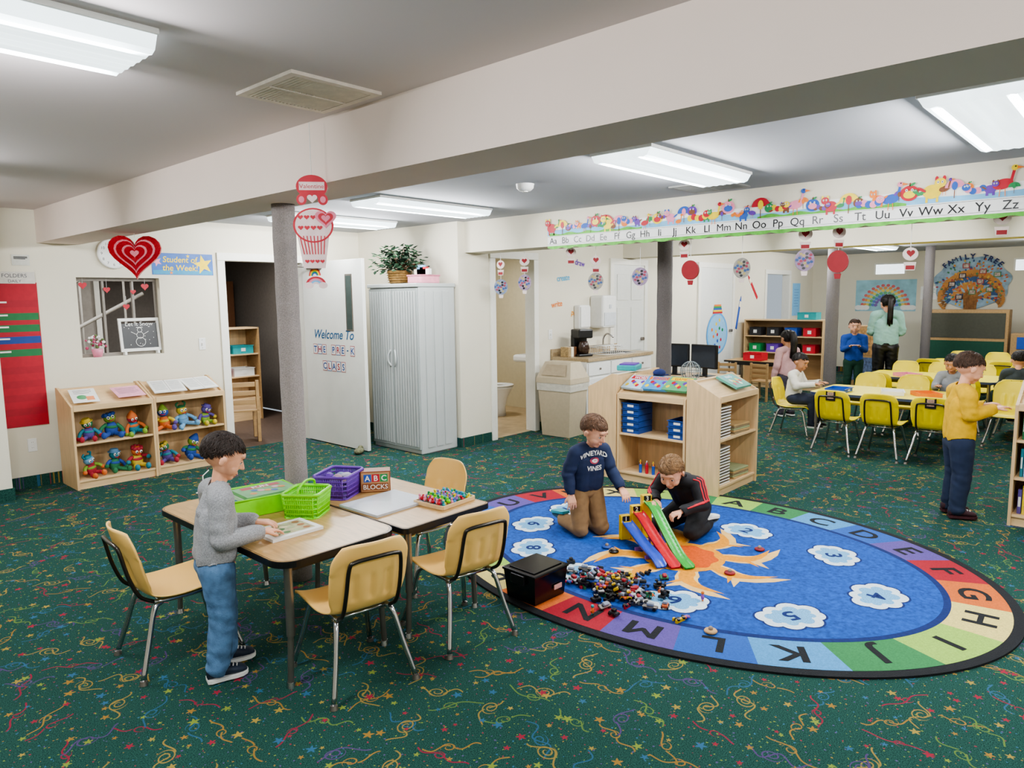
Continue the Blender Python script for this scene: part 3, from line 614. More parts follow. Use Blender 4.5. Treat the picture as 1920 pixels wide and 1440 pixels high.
# ---------------------------------------------------------------- door leaf
L=1.12
d=MB();d.b2(-.02,0,.01,.02,L,2.02,0,.003)
D0=at(4.42,6.08)
gl=MB();gl.b2(-.024,.17,1.27,.024,.3,1.87,0,.004);gl.b2(-.026,.19,1.29,.026,.28,1.85,1)
cl=MB();cl.b2(-.06,L-.4,1.94,-.02,L-.15,1.99,0,.005);cl.tube([(-.045,L-.2,1.96),(-.16,L-.12,1.97),(-.05,L+.05,1.98)],.008,0)
tx=MB(wx(-.021,.56,0));tx.text('Welcome To',.0,1.23,.14,.001,0,sh=.3,bold=.012)
for ln,z in (('THE PRE-K',1.06),('CLASS',.88)):
    n=len(ln);
    for i,ch in enumerate(ln):
        u=(i-(n-1)/2)*.088
        if ch in ' -': 
            if ch=='-': tx.rect(u-.015,z-.006,u+.015,z+.006,.001,0)
            continue
        tx.rect(u-.04,z-.055,u+.04,z+.055,.001,1+(i%2));tx.rect(u-.034,z-.049,u+.034,z+.049,.0015,3);tx.text(ch,u,z,.095,.002,1+((i+1)%2),bold=.02)
rb=MB(wx(-.022,.86,1.86))
for k in range(5): r=.12-.016*k;rb.ring(0,0,r-.016,r*.8-.013,r,r*.8,.001,k,20,0,pi)
for s in (-1,1):
    for j,q in enumerate((-.03,0,.03)): rb.disc(s*.09+q,-.01,.025,.02,.003+.0002*j,5,12)
hd=MB()
for z in (.25,1.0,1.78): hd.cyl((0,L,z-.05),(0,L,z+.05),.012)
r=ob('door_1',d.mesh('door_1',mat('e2e2dc',.45,var=.03,ns=4)),None,D0,kind='structure')
for n,mb,mt in (('vision_window',gl,[STEEL,mat('4a5450',.1)]),('door_closer',cl,STEEL),('door_lettering',tx,[mat('1c5a88'),mat('a82838'),mat('1f4c94'),PAPER]),('rainbow_cutout',rb,[RED,ORG,YEL,GREEN,BLUE,PAPER]),('hinge_set',hd,STEEL)): ob(n,mb.mesh(n,mt),r)
m=MB();m.ell((0,0,.03),(.09,.05,.03));m.ell((.07,0,.045),.03);thing('door_stop_toy','small stuffed door stop on the carpet at the door','door stop',m.mesh('door_stop_toy',mat('6a6a50',.9,var=.4,ns=40)),at(4.3,6.1,0,40))
# ---------------------------------------------------------------- storage cabinet
GC=mat('b2b6b4',.5,var=.02,ns=4);GC2=mat('9ca2a0',.5,var=.02,ns=4)
bd=MB();bd.b2(.02,0,0,.52,.8,1.74,0,.012);bd.b2(-.012,-.01,1.72,.525,.81,1.76,0,.008)
for k in range(3): bd.b2(.1+.12*k,-.008,.06,.19+.12*k,0,1.68,0,.004)
P=[('body',bd.mesh('body',GC))]
for s in (0,1):
    q=MB();y0=.006+s*.396;q.b2(0,y0,.05,.02,y0+.392,1.71,0,.004)
    for k in range(9): q.b2(-.007,y0+.018+.041*k,.08,0,y0+.046+.041*k,1.68,1,.003)
    h=MB();yy=.402+(.03 if s else -.03)
    h.tube(cr([(-.004,yy,.9),(-.02,yy+(.03 if s else -.03),.95),(-.02,yy+(.03 if s else -.03),1.02),(-.004,yy,1.07)],5),.01)
    P.append(('door',q.mesh('door',[GC2,GC]),[('handle',h.mesh('handle',GC))]))
thing('storage_cabinet','tall light grey ribbed plastic cabinet with two doors','cabinet',P,TR(4.66,5.53,0))
pt=MB();pt.lathe([(0,0),(.1,0),(.12,.05),(.13,.13),(.14,.14),(.12,.145),(0,.12)],n=24)
for k in range(5): pt.tube([(.122*cos(a)*(1+.012*k*3),.122*sin(a)*(1+.012*k*3),.02+.025*k) for a in [2*pi*i/24 for i in range(24)]],.004,0,6,True)
lf=MB();random.seed(4)
for i in range(420):
    a=random.uniform(0,2*pi);el=random.uniform(-.15,1.4);R=random.uniform(.08,.31);c=Vector((cos(a)*cos(el)*R*.85,sin(a)*cos(el)*R*1.15,.17+sin(el)*R*.85))
    dr=Vector((cos(a+random.uniform(-.8,.8)),sin(a+random.uniform(-.8,.8)),random.uniform(-.7,.4))).normalized();sd=dr.cross(Vector((0,0,1))).normalized();l=random.uniform(.05,.09)
    if c.x+dr.x*l>.26: continue
    up=sd.cross(dr)
    lf.add([c,c+dr*l*.4+sd*l*.34-up*.006,c+dr*l,c+dr*l*.4-sd*l*.34-up*.006,c+dr*l*.45+up*.006],[[0,1,4],[1,2,4],[2,3,4],[3,0,4]],i%2)
    if i%9==0: lf.tube([(0,0,.13),c*.5+Vector((0,0,.09)),c],.003,2,5)
thing('potted_plant','bushy green artificial plant in a woven basket on the cabinet','plant',[('basket_pot',pt.mesh('basket_pot',mat('8a6a38',.7,var=.3,ns=40))),('foliage',lf.mesh('foliage',[mat('2a4a2e',.95),mat('16301e',.95),BROWN]))],TR(4.91,6.1,1.76))
m=MB();m.b2(-.13,-.11,0,.13,.11,.085,0,.015);m.b2(-.135,-.115,.075,.135,.115,.09,1,.003)
thing('plastic_basket','pink plastic basket on top of the cabinet','basket',m.mesh('plastic_basket',[mat('d890a0',.5),mat('c07888')]),TR(4.92,5.72,1.76))
for i in range(4):
    m=MB();m.b2(-.05,-.02,0,.05,.02,.06+.02*(i%3),0,.003);m.b2(-.045,-.021,.02,.045,-.0205,.05,1);thing('supply_carton','small paper carton stored in the pink basket','carton',m.mesh('supply_carton',[(PAPER,RED,LBLUE,CREAM)[i],(RED,WHITE,BLUE,GREEN)[i]]),at(4.9,5.64+.045*i,1.85,90),'cartons in the pink basket')
def frus(m,w0,d0,w1,d1,z0,z1,mi=0):
    m.add([(-w0,-d0,z0),(w0,-d0,z0),(w0,d0,z0),(-w0,d0,z0),(-w1,-d1,z1),(w1,-d1,z1),(w1,d1,z1),(-w1,d1,z1)],[[3,2,1,0],[4,5,6,7],[0,1,5,4],[1,2,6,5],[2,3,7,6],[3,0,4,7]],mi)
TC=mat('bcae94',.5,var=.04)
b=MB();frus(b,.15,.19,.18,.23,0,.62);b2_=MB();frus(b2_,.186,.236,.19,.24,.53,.629);l=MB();frus(l,.195,.245,.192,.242,.62,.68);frus(l,.188,.238,.1,.18,.68,.86)
fl=MB();fl.add([(-.19,-.17,.71),(-.19,.17,.71),(-.118,.14,.83),(-.118,-.14,.83)],[[0,3,2,1]])
thing('trash_can','tall beige plastic trash can with swing lid and liner','trash can',[('bin',b.mesh('bin',TC)),('liner',b2_.mesh('liner',mat('c8c4b8',.25,bump=.6,bs=30))),('lid',l.mesh('lid',TC),[('flap',fl.mesh('flap',mat('a8987e',.5)))])],at(6.47,5.1,0,3))
ct=MB();ct.b2(0,-.03,.84,1.45,.54,.88,0,.005);ct.b2(0,.52,.88,1.45,.539,.97,0)
bd=MB();bd.b2(.01,.0,.08,1.44,.53,.84);bd.b2(.02,.05,0,1.43,.53,.08)
P=[('worktop',ct.mesh('worktop',mat('a89474',.35,var=.2,ns=60))),('cabinet_body',bd.mesh('cabinet_body',WHITE))]
for k in range(3):
    q=MB();q.b2(.03+.47*k,-.018,.1,.47+.47*k,0,.64,0,.004);q.b2(.08+.47*k,-.022,.15,.42+.47*k,-.018,.59,0,.002);h=MB();h.cyl((.42+.47*k,-.035,.56),(.42+.47*k,-.018,.56),.012)
    P.append(('door',q.mesh('door',WHITE),[('knob',h.mesh('knob',STEEL))]))
    q=MB();q.b2(.03+.47*k,-.018,.67,.47+.47*k,0,.82,0,.004);h=MB();h.cyl((.25+.47*k,-.035,.745),(.25+.47*k,-.018,.745),.012);P.append(('drawer',q.mesh('drawer',WHITE),[('knob',h.mesh('knob',STEEL))]))
sk=MB();sk.b2(.75,.08,.878,1.2,.42,.886,0,.004);sk.b2(.79,.11,.8,1.16,.39,.8865,1)
P.append(('sink_basin',sk.mesh('sink_basin',[CHROME,DARK])));fc=MB();fc.tube(cr([(.97,.44,.88),(.97,.44,1.05),(.97,.38,1.12),(.97,.28,1.08)],5),.012);P.append(('faucet',fc.mesh('faucet',CHROME)))
thing('sink_counter','white base cabinets with tan worktop and sink','counter',P,TR(6.72,4.945,0))
m=MB();m.b2(-.1,-.1,0,.1,.1,.03,0,.01);m.b2(-.1,.03,.03,.1,.1,.26,0,.01);m.b2(-.1,-.1,.22,.1,.1,.33,0,.015)
g=MB();g.lathe([(0,0),(.06,0),(.075,.07),(.055,.13),(.05,.15),(0,.15)],n=20)
thing('coffee_maker','black coffee maker with glass carafe on the counter','coffee maker',[('housing',m.mesh('housing',BLACK)),('carafe',g.mesh('carafe',mat('3a2a22',.1)),None,TR(0,-.04,.035))],at(7.0,5.22,.881,-20))
m=MB();m.b2(-.11,0,0,.11,.1,.3,0,.02);m.b2(-.1,-.012,.02,.1,0,.28,0,.01);thing('soap_dispenser','white wall soap dispenser above the counter','dispenser',m.mesh('soap_dispenser',WHITE),TR(7.3,YB-.1,1.2))
m=MB();m.b2(-.15,0,0,.15,.22,.42,0,.03);m.b2(-.13,-.006,.03,.13,.0,.2,1,.01);m.b2(-.02,-.012,.25,.02,0,.3,1);thing('paper_towel_dispenser','large white wall-mounted paper towel dispenser','dispenser',m.mesh('paper_towel_dispenser',[WHITE,mat('c8ccd0')]),TR(7.68,YB-.22,1.2))
m=MB();
for i in range(9): m.tube([(-.18+.045*i,-.12,.02),(-.18+.045*i,-.12,.12),(-.18+.045*i,.12,.12),(-.18+.045*i,.12,.02)],.004,0,6)
m.tube([(-.2,-.14,.02),(.2,-.14,.02),(.2,.14,.02),(-.2,.14,.02)],.006,0,6,True);m.tube([(-.2,-.14,.1),(.2,-.14,.1),(.2,.14,.1),(-.2,.14,.1)],.005,0,6,True)
thing('dish_rack','white wire dish rack on the counter','dish rack',m.mesh('dish_rack',WHITE),TR(7.4,5.13,.872))
m=MB()
for i in range(3): m.b2(-.09+.06*i,-.06,0,-.04+.06*i,.06,.12,i,.004)
thing('snack_carton','patterned snack cartons on the counter end','carton',m.mesh('snack_carton',[mat('a08860',.6,var=.4,ns=60),CREAM,BROWN]),TR(6.85,5.3,.88))
for s,x,z,c,a in (('draw',7.32,2.03,PUR,-8),('create',6.98,1.84,mat('3fa0c8'),5),('write',6.85,1.52,ORG,6),('play',7.22,1.4,mat('e09a30'),-12)):
    m=MB();m.text(s,0,0,.1,.004,0,rot=radians(a),bold=.02);thing('word_cutout','small coloured word cutout on the wall above the sink','word cutout',m.mesh('word_cutout',c),wy(x,YB,z),'word cutouts on the wall')
def pdoor(n,x0,x1,z,six=True):
    m=MB();m.b2(x0,YB-.02,0,x1,YB-.003,z,0,.003);w=x1-x0
    if six:
        for c in (0,1):
            for a,b in ((.15,.75),(.85,1.45),(1.55,1.9)): m.b2(x0+.08+c*(w/2-.04),YB-.028,a,x0+w/2-.05+c*(w/2-.04)+.01,YB-.02,b,0,.01)
    for a in ((x0-.08,0,x0,z+.08),(x1,0,x1+.08,z+.08),(x0,z,x1,z+.08)): m.b2(a[0],YB-.03,a[1],a[2],YB-.003,a[3],1)
    m.cyl((x1-.08,YB-.07,1),(x1-.08,YB-.02,1),.025,mi=2);struct(n,m,[mat('d6d7d1',.5,var=.02),TRIM,STEEL])
pdoor('door_2',8.05,8.82,2.03);pdoor('door_3',10.5,11.65,2.05,False)
def bulb(m,t):
    m.poly([(.38*cos(a),.37*sin(a)*(1.0 if sin(a)>0 else .9)) for a in [2*pi*i/36 for i in range(36)]],t+.001,1)
    m.poly([(.34*cos(a),.335*sin(a)*(1.0 if sin(a)>0 else .9)) for a in [2*pi*i/36 for i in range(36)]],t+.0015,7)
    for k in range(5): m.rect(-.17+.012*k,.35+.03*k,.17-.012*k,.38+.03*k,t+.002,2+k)
    for i in range(12): m.disc(.24*cos(i*2.4)*sqrt(i/12),.26*sin(i*2.4)*sqrt(i/12),.03,.03,t+.0025,2+i%5,10)
m=MB();bulb(m,0.002);thing('gumball_poster','light blue round paper poster with coloured dots on the door','poster',m.mesh('gumball_poster',[WHITE,mat('4c9cd8'),RED,YEL,BLUE,GREEN,ORG,mat('84b8dc')]),wy(11.1,YB-.025,.95))
for x,z,a,c in ((11.95,1.3,-.3,BLUE),(12.5,1.75,.8,RED)):
    m=MB();m.prism([(-.03,-.3),(.03,-.3),(.03,.2),(0,.3),(-.03,.2)],0,.006);m.rect(-.03,.1,.03,.2,.007,1);thing('crayon_cutout','large coloured crayon cutout on the wall','cutout',m.mesh('crayon_cutout',[c,CREAM]),wy(x,YB,z)@RZ(a))
# ---------------------------------------------------------------- bathroom
b=MB();b.lathe([(0,.0),(.11,.0),(.1,.12),(.13,.25),(.19,.38),(.2,.4),(.16,.4),(.12,.33),(0,.3)],n=28,sy=1.15)
tk=MB();tk.b2(-.2,.2,.4,.2,.38,.76,0,.02);tk.b2(-.21,.19,.76,.21,.39,.79,0,.01);se=MB();se.lathe([(.12,.41),(.2,.41),(.205,.42),(.2,.43),(.12,.43),(.12,.41)],n=28,sy=1.15)
thing('toilet','small white ceramic toilet in the bathroom','toilet',[('bowl',b.mesh('bowl',WHITE)),('tank',tk.mesh('tank',WHITE)),('seat',se.mesh('seat',WHITE))],at(6.98,6.65,0,40))
m=MB();m.b2(-.25,-.2,.72,.25,.2,.82,0,.03);m.b2(-.19,-.15,.8,.19,.14,.8225,1,.0);m.cyl((0,.0,.2),(0,.02,.72),.03,mi=1);m.tube(cr([(0,.16,.82),(0,.15,.95),(0,.05,.93)],4),.012,2)
thing('wall_sink','white bathroom sink mounted on the wall','sink',m.mesh('wall_sink',[WHITE,mat('c4c4c0'),CHROME]),at(7.45,6.35,0,-90))
sheet('bathroom_poster','small colourful poster on the bathroom wall','poster',wy(7.4,7.99,1.55),.35,.5,mat('6a7a4a'),lambda m,t:(m.disc(-.03,.08,.08,.1,t+.001,1),m.rect(-.12,-.22,.12,-.04,t+.001,2),m.disc(.07,-.05,.06,.06,t+.002,3)),[mat('d8b890'),mat('c8a838'),RED])
m=MB();m.b2(-.06,-.03,-.12,.06,.03,.08,0,.02);m.tube(cr([(-.04,0,.08),(0,0,.16),(.04,0,.08)],4),.006);thing('red_bag','small red cloth bag hanging in the bathroom','bag',m.mesh('red_bag',RED),TR(7.62,6.5,1.15))
# ---------------------------------------------------------------- hall contents
def wood_chair(M):
    P=[];s=MB();s.b2(-.15,-.15,.29,.15,.15,.31,0,.005);P.append(('seat',s.mesh('seat',MAPLED)))
    for x in (-.13,.13):
        l=MB();l.b2(x-.015,.12,0,x+.015,.15,.58,0,.004);P.append(('leg',l.mesh('leg',MAPLED)));l=MB();l.b2(x-.015,-.15,0,x+.015,-.12,.29,0,.004);P.append(('leg',l.mesh('leg',MAPLED)))
    for z in (.36,.44,.52): r=MB();r.b2(-.115,.125,z,.115,.14,z+.045,0,.004);P.append(('back_slat',r.mesh('back_slat',MAPLED)))
    thing('wooden_chair','small ladder-back wooden child chair','chair',P,M)
S12=Matrix.Scale(1.22,4)
wood_chair(at(3.62,8.25,0,165)@S12);wood_chair(at(3.87,7.75,0,160)@S12);wood_chair(at(10.4,4.9,0,100));wood_chair(at(10.5,4.4,0,85))
bookcase(at(4.05,9.0,0,0),.75,.35,1.25,1.25,[.3,.6,.9],'brown wooden shelf with pink and white bins in the next room',MAPLED,False)
for i in range(4): thing('storage_tray','coloured plastic bin on the hall shelf','tray',tray(.28,.24,.11,(PINK,WHITE,PINK,TEAL)[i]),at(4.25+.33*(i%2),9.15,.601+.3*(i//2),0),'bins on the hall shelf')
m=MB();m.b2(-.25,-.2,0,.25,.2,1.0,0,.01);m.b2(-.2,-.21,.1,.2,-.2,.5,1);m.b2(-.2,-.21,.55,.2,-.2,.9,1)
thing('play_kitchen','red toy kitchen cabinet in the next room','toy kitchen',m.mesh('play_kitchen',[mat('8a1c20',.5),BLACK]),at(3.95,10.2))
m=MB();m.b2(-.2,-.15,0,.2,.15,1.9,0,.005);thing('tall_wooden_cabinet','tall narrow wooden cabinet in the next room','cabinet',m.mesh('tall_wooden_cabinet',BROWN),at(5.0,10.6))
# ---------------------------------------------------------------- alphabet banner
def banner():
    ms=[PAPER,mat('7cb8dc',.6,var=.2,ns=8),mat('5cac3c',.6,var=.25,ns=20),BLACK,RED,ORG,YEL,PUR,PINK,mat('2c8c50'),mat('2a5cb0'),mat('7a4a2c'),WHITE,TEAL]
    m=MB();L=3.70
    m.b2(0,-.03,0,L,.16,.003,0)
    n=150
    for i in range(n):
        u=L*i/n;u2=L*(i+1)/n;a=-.036-.014*abs(sin(u*19));b_=-.036-.014*abs(sin(u2*19));m.poly([(u,a),(u2,b_),(u2,-.02),(u,-.02)],.0035,2)
        a=.118+.012*sin(u*5);b_=.118+.012*sin(u2*5);m.poly([(u,.074),(u2,.074),(u2,b_),(u,a)],.0035,1)
        if sin(u*3.1)>.0: m.poly([(u,.072),(u2,.072),(u2,.092+.008*sin(u2*30)),(u,.092+.008*sin(u*30))],.004,2)
    m.rect(0,.065,L,.067,.004,3);m.rect(0,-.008,L,-.006,.004,3)
    random.seed(12)
    for i in range(58):
        u=.05+i*(L-.1)/57+random.uniform(-.01,.01)
        c=4+(i*5)%8;c2=4+(i*3+2)%8;v=.128+random.uniform(-.02,.035);w=.006+.00004*i;s=random.uniform(.85,1.35)*(1.2 if i%2==0 else .8);f=random.choice((-1,1));kd=(i*7)%5
        if kd==0:
            m.disc(u,v,.036*s,.030*s,w,c);m.disc(u+f*.03*s,v+.034*s,.022*s,.02*s,w+.004,c)
            for q in (-1,1): m.disc(u+f*.03*s+q*.014*s,v+.052*s,.007*s,.012*s,w+.003+q*.0001,c2,10);m.disc(u+f*.03*s+q*.008*s,v+.037*s,.005*s,.006*s,w+.008,12,8);m.disc(u+f*.03*s+q*.008*s,v+.037*s,.002*s,.003*s,w+.01,3,6);m.rect(u+q*.02*s-.007,v-.045*s,u+q*.02*s+.007,v-.015*s,w-.002,c)
            m.disc(u-f*.04*s,v+.012*s,.02*s,.006*s,w+.001,c2,10,rot=-f*.6)
        elif kd==1:
            m.disc(u,v+.012*s,.04*s,.036*s,w,c);m.disc(u,v+.006*s,.026*s,.018*s,w+.002,c2);m.disc(u+.012*s,v+.052*s,.014*s,.006*s,w+.003,9,10,rot=.5);m.line([(u,v+.045*s),(u+.004,v+.06*s)],.006*s,w+.003,11)
            for q in (-1,1): m.disc(u+q*.012*s,v+.026*s,.006*s,.007*s,w+.006,12,8);m.disc(u+q*.012*s,v+.026*s,.0025*s,.003*s,w+.008,3,6)
        elif kd==2:
            m.disc(u,v-.004,.034*s,.02*s,w,c,rot=f*.2);m.line([(u+f*.025*s,v),(u+f*.035*s,v+.05*s)],.010*s,w+.001,c);m.disc(u+f*.036*s,v+.056*s,.012*s,.011*s,w+.003,c2,14);m.poly([(u+f*.044*s,v+.062*s),(u+f*.044*s,v+.05*s),(u+f*.068*s,v+.054*s)][::int(f)],w+.0035,5)
            m.disc(u+f*.038*s,v+.06*s,.003*s,.003*s,w+.006,3,6)
            for q in (-1,1): m.line([(u+q*.008*s,v-.02*s),(u+q*.01*s,v-.05*s)],.003*s,w+.001,5)
        elif kd==3:
            for q in range(5): m.disc(u-f*.045*s+f*.022*s*q,v-.006+.008*sin(q*1.8),.017*s,.017*s,w+.0005*q,c if q%2 else c2,14)
            m.disc(u+f*.052*s,v+.012*s,.02*s,.018*s,w+.004,c,14)
            for q in (-1,1): m.disc(u+f*.052*s+q*.007*s,v+.017*s,.0045*s,.005*s,w+.006,12,8);m.disc(u+f*.052*s+q*.007*s,v+.017*s,.002*s,.002*s,w+.008,3,6)
        else:
            m.poly([(u-.045*s,v+.01*s),(u+.045*s,v+.01*s)]+[(u+.045*s*cos(a),v+.01*s+.042*s*sin(a)) for a in [pi*j/10 for j in range(1,10)]],w,c)
            m.disc(u,v+.018*s,.014*s,.022*s,w+.002,c2,12);m.line([(u,v+.01*s),(u,v-.045*s)],.004*s,w+.001,11)
    for i in range(26):
        ch='ABCDEFGHIJKLMNOPQRSTUVWXYZ'[i];m.text(ch+ch.lower(),.07+i*(L-.14)/25,.028,.08,.0045,3,bold=.004)
    for k in range(4): m.ring(.66,.12,.10-.014*(k+1),.10-.014*(k+1),.10-.014*k,.10-.014*k,.005,(4,6,9,10)[k],20,0,pi)
    thing('alphabet_banner','long paper alphabet strip with colourful animals along the beam','banner',m.mesh('alphabet_banner',ms),wx(5.298,4.35,2.1))
banner()
# ---------------------------------------------------------------- hanging ornaments
F=Matrix(((0,0,-1,0),(-1,0,0,0),(0,1,0,0),(0,0,0,1)))
def ornament(M,c,kind,s=1.0,lab='round patterned paper balloon ornament hanging from the beam'):
    st=MB();st.cyl((0,0,-.02),(0,0,.2*s),.0018,n=6)
    b=MB(F)
    if kind=='disc':
        b.prism([(.075*s*cos(a),-.07*s+.085*s*sin(a)) for a in [2*pi*i/28 for i in range(28)]],-.004,.004,0)
        for k in range(18): a=k*2.4;r=.062*s*sqrt(k/18);b.disc(r*cos(a),-.07*s+r*sin(a)*1.1,.013*s,.011*s,.0045+.0001*k,1+k%4,10)
        b.prism([(-.02*s,-.19*s),(.02*s,-.19*s),(.026*s,-.155*s),(-.026*s,-.155*s)],-.003,.003,5)
    elif kind=='red':
        lab='plain red paper balloon ornament hanging from the beam'
        b.prism([(.075*s*cos(a),-.07*s+.085*s*sin(a)) for a in [2*pi*i/28 for i in range(28)]],-.02,.02,6)
        b.prism([(-.02*s,-.2*s),(.02*s,-.2*s),(.026*s,-.16*s),(-.026*s,-.16*s)],-.003,.003,6)
    else:
        lab='paper balloon ornament with a red heart hanging from the beam'
        b.prism([(.045*s*cos(a),-.05*s+.04*s*sin(a)) for a in [2*pi*i/24 for i in range(24)]],-.004,.004,5)
        b.heart(0,-.045*s,.05*s,.005,6);b.prism([(-.028*s,-.15*s),(.028*s,-.15*s),(.036*s,-.1*s),(-.036*s,-.1*s)],-.003,.004,5);b.rect(-.026*s,-.145*s,.026*s,-.12*s,.005,6)
    thing('hanging_ornament',lab,'ornament',[('string',st.mesh('string',WHITE)),('paper_figure',b.mesh('paper_figure',[c,mat('983c50'),mat('38588c'),mat('b0a068'),BLACK,mat('d8c8c0'),mat('8c1820')]))],M,'paper ornaments under the beam')
CL=[mat('94809a',.6,var=.3,ns=40),mat('7c88a0',.6,var=.3,ns=40),mat('98948a',.6,var=.3,ns=40)]
for i,(y,z,k) in enumerate(((5.12,2.0,'heart'),(5.12,1.78,'disc'),(4.79,2.02,'heart'),(4.79,1.82,'disc'),(3.91,1.99,'heart'),(3.91,1.81,'disc'),(3.43,1.84,'disc'),(2.94,1.88,'red'),(2.49,1.88,'disc'),(2.0,1.92,'disc'),(2.0,2.10,'heart'),(1.76,1.9,'red'),(1.76,2.1,'heart'),(1.29,1.92,'heart'),(.78,2.12,'heart'),(3.0,2.08,'heart'),(4.2,2.08,'heart'))):
    ornament(TR(5.46,y,z)@RZ(radians((i*37)%50+5)),CL[i%3],k,.95 if k!='heart' else 1.1)
# valentine balloon
st=MB();st.cyl((0,0,-.02),(0,0,.2),.0018,n=6)
tb=MB(F);tb.prism([(.062*cos(a),-.07+.05*sin(a)) for a in [2*pi*i/28 for i in range(28)]],-.004,.004,0);tb.rect(-.05,-.085,.05,-.05,.0045,1);tb.text('Valentine',0,-.068,.026,.005,0)
for q in (-1,1): tb.disc(q*.042,-.125,.02,.024,.005,0);tb.disc(q*.042,-.125,.011,.014,.0055,2)
tb.heart(0,-.12,.04,.0052,1)
lb=MB(F);P=[(.08*cos(a)*(1 if sin(a)>-.2 else .85),-.235+.075*sin(a)) for a in [2*pi*i/32 for i in range(32)]];lb.prism(P,-.004,.004,1)
lb.prism([(-.045,-.42),(.04,-.42),(.062,-.27),(-.066,-.27)],-.0035,.0035,1)
for k in range(9): lb.heart(-.05+.025*(k%5),-.2-.045*(k//5),.022,.0048+k*.0001,0)
lb.heart(.05,-.205,.085,.0065,2);lb.heart(.05,-.205,.06,.007,0);lb.heart(.05,-.205,.035,.0075,2)
for k in range(8): lb.line([(-.055+.014*k,-.28),(-.04+.011*k,-.36)],.004,.005,0)
for k in range(4): lb.heart(-.03+.02*k,-.39,.018,.0052,0)
lb.ring(0,-.235,.072,.068,.08,.075,.0044,0,32)
sb=MB(F);
for k in range(4): sb.ring(0,-.49,.04-.009*(k+1),.034-.008*(k+1),.04-.009*k,.034-.008*k,.001,(0,2,3,1)[k],16,0,pi)
for q in (-1,1): sb.prism([(q*.028+.018*cos(a),-.495+.014*sin(a)) for a in [2*pi*i/14 for i in range(14)]],-.002,.002,1)
VR=[mat('c83040',.5),mat('f0d8d8',.5),mat('e88aa0',.5),LBLUE]
thing('valentine_balloon','red and pink paper valentine balloon with hearts hanging on a string','hanging decoration',[('string',st.mesh('string',WHITE)),('balloon_top',tb.mesh('balloon_top',VR)),('balloon',lb.mesh('balloon',VR)),('rainbow_charm',sb.mesh('rainbow_charm',VR))],TR(1.76,2.77,2.16)@RZ(radians(50))@Matrix.Diagonal((1,1.08,1,1)))
h=MB(F)
for k,(s,t,mi) in enumerate(((.36,.03,0),(.28,.036,1),(.25,.04,0),(.17,.045,1),(.14,.05,0),(.06,.054,1))): h.heart(0,0,s,t,mi,.0 if k else -.03)
st=MB();st.cyl((0,0,.12),(0,0,.155),.002,n=6)
GL=mat('c01424',.25,.3,var=.5,ns=260,bump=.8,bs=350)
thing('glitter_heart','large glittery red layered heart hanging from the beam','heart decoration',[('heart',h.mesh('heart',[GL,mat('c85868',.3,var=.5,ns=260)])),('string',st.mesh('string',WHITE))],TR(2.12,5.78,1.965)@RZ(radians(62)))
# ---------------------------------------------------------------- table items
def basket(w,d,h,mt,handle=False):
    m=MB();m.b2(-w*.44,-d*.44,0,w*.44,d*.44,.005)
    for k,z in enumerate(np.linspace(.0,h,6)):
        f=.88+.12*z/h;m.tube([(f*w/2*sx*c1,f*d/2*sy*c2,z) for sx,sy,c1,c2 in ((-1,-1,1,.8),(-1,-1,.8,1),(1,-1,.8,1),(1,-1,1,.8),(1,1,1,.8),(1,1,.8,1),(-1,1,.8,1),(-1,1,1,.8))],.005 if 0<k<5 else .009,0,6,True)
    N_=14
    for i in range(N_):
        t=-.4+.8*i/(N_-1)
        for s in (-1,1):
            m.tube([(t*w*.88,s*d/2*.88,0),(t*w,s*d/2,h)],.0045,0,5);m.tube([(s*w/2*.88,t*d*.88,0),(s*w/2,t*d,h)],.0045,0,5)
    P=[('basket_body',m.mesh('basket_body',mt))]
    if handle: 
        hh=MB();hh.tube(cr([(-w/2,0,h),(-w*.45,0,h+.03),(0,0,h+.05),(w*.45,0,h+.03),(w/2,0,h)],5),.006);P.append(('handle',hh.mesh('handle',mt)))
    return P
TZ=.561
thing('plastic_basket','lime green plastic basket with handle on the table','basket',basket(.2,.18,.115,LIME,handle=True),at(1.82,3.03,TZ,35))
thing('plastic_basket','purple plastic lattice basket full of bagged toys','basket',basket(.24,.19,.12,PUR),at(2.12,3.2,TZ,30))
for i in range(9): 
    m=MB();m.ell((0,0,0),(.03,.022,.016),0,10);thing('toy_bag','clear bag of small toys in the purple basket','toy bag',m.mesh('toy_bag',(mat('b8b8c8'),PUR,mat('a88898'),mat('8898b8'))[i%4]),at(2.12+random.uniform(-.06,.06),3.2+random.uniform(-.05,.05),TZ+.085+.008*(i%3),i*40),'bags in the purple basket')
m=MB();w,d,hh=.34,.26,.085
frus(m,w/2*.92,d/2*.92,w/2*.92,d/2*.92,0,.004)
for s in (-1,1): m.b2(s*w/2-.004,-d/2,0,s*w/2+.004,d/2,hh,0,.002);m.b2(-w/2,s*d/2-.004,0,w/2,s*d/2+.004,hh-.001,0,.002)
m.tube([(-w/2,-d/2,hh),(w/2,-d/2,hh),(w/2,d/2,hh),(-w/2,d/2,hh)],.007,0,6,True)
thing('storage_bin','lime green open plastic bin holding puzzle books','bin',m.mesh('storage_bin',LIME),at(1.72,3.30,TZ,-8))
for i in range(5):
    sheet('puzzle_book','colourful thin book stacked in the green bin','book',at(1.715+.006*i,3.30-.004*i,TZ+.008+.018*i,-8+random.uniform(-6,6)),.27,.2,(mat('4c8c5c'),mat('c0b060'),mat('5080a8'),mat('b8c8b0'),mat('70a070'))[i],cover('FUN',0) if i==4 else None,[mat('a8484c'),WHITE,mat('c08850'),mat('486898'),mat('c898a4')],.016,'books in the green bin')
m=MB();m.b2(-.08,-.045,0,.08,.045,.115,0,.002)
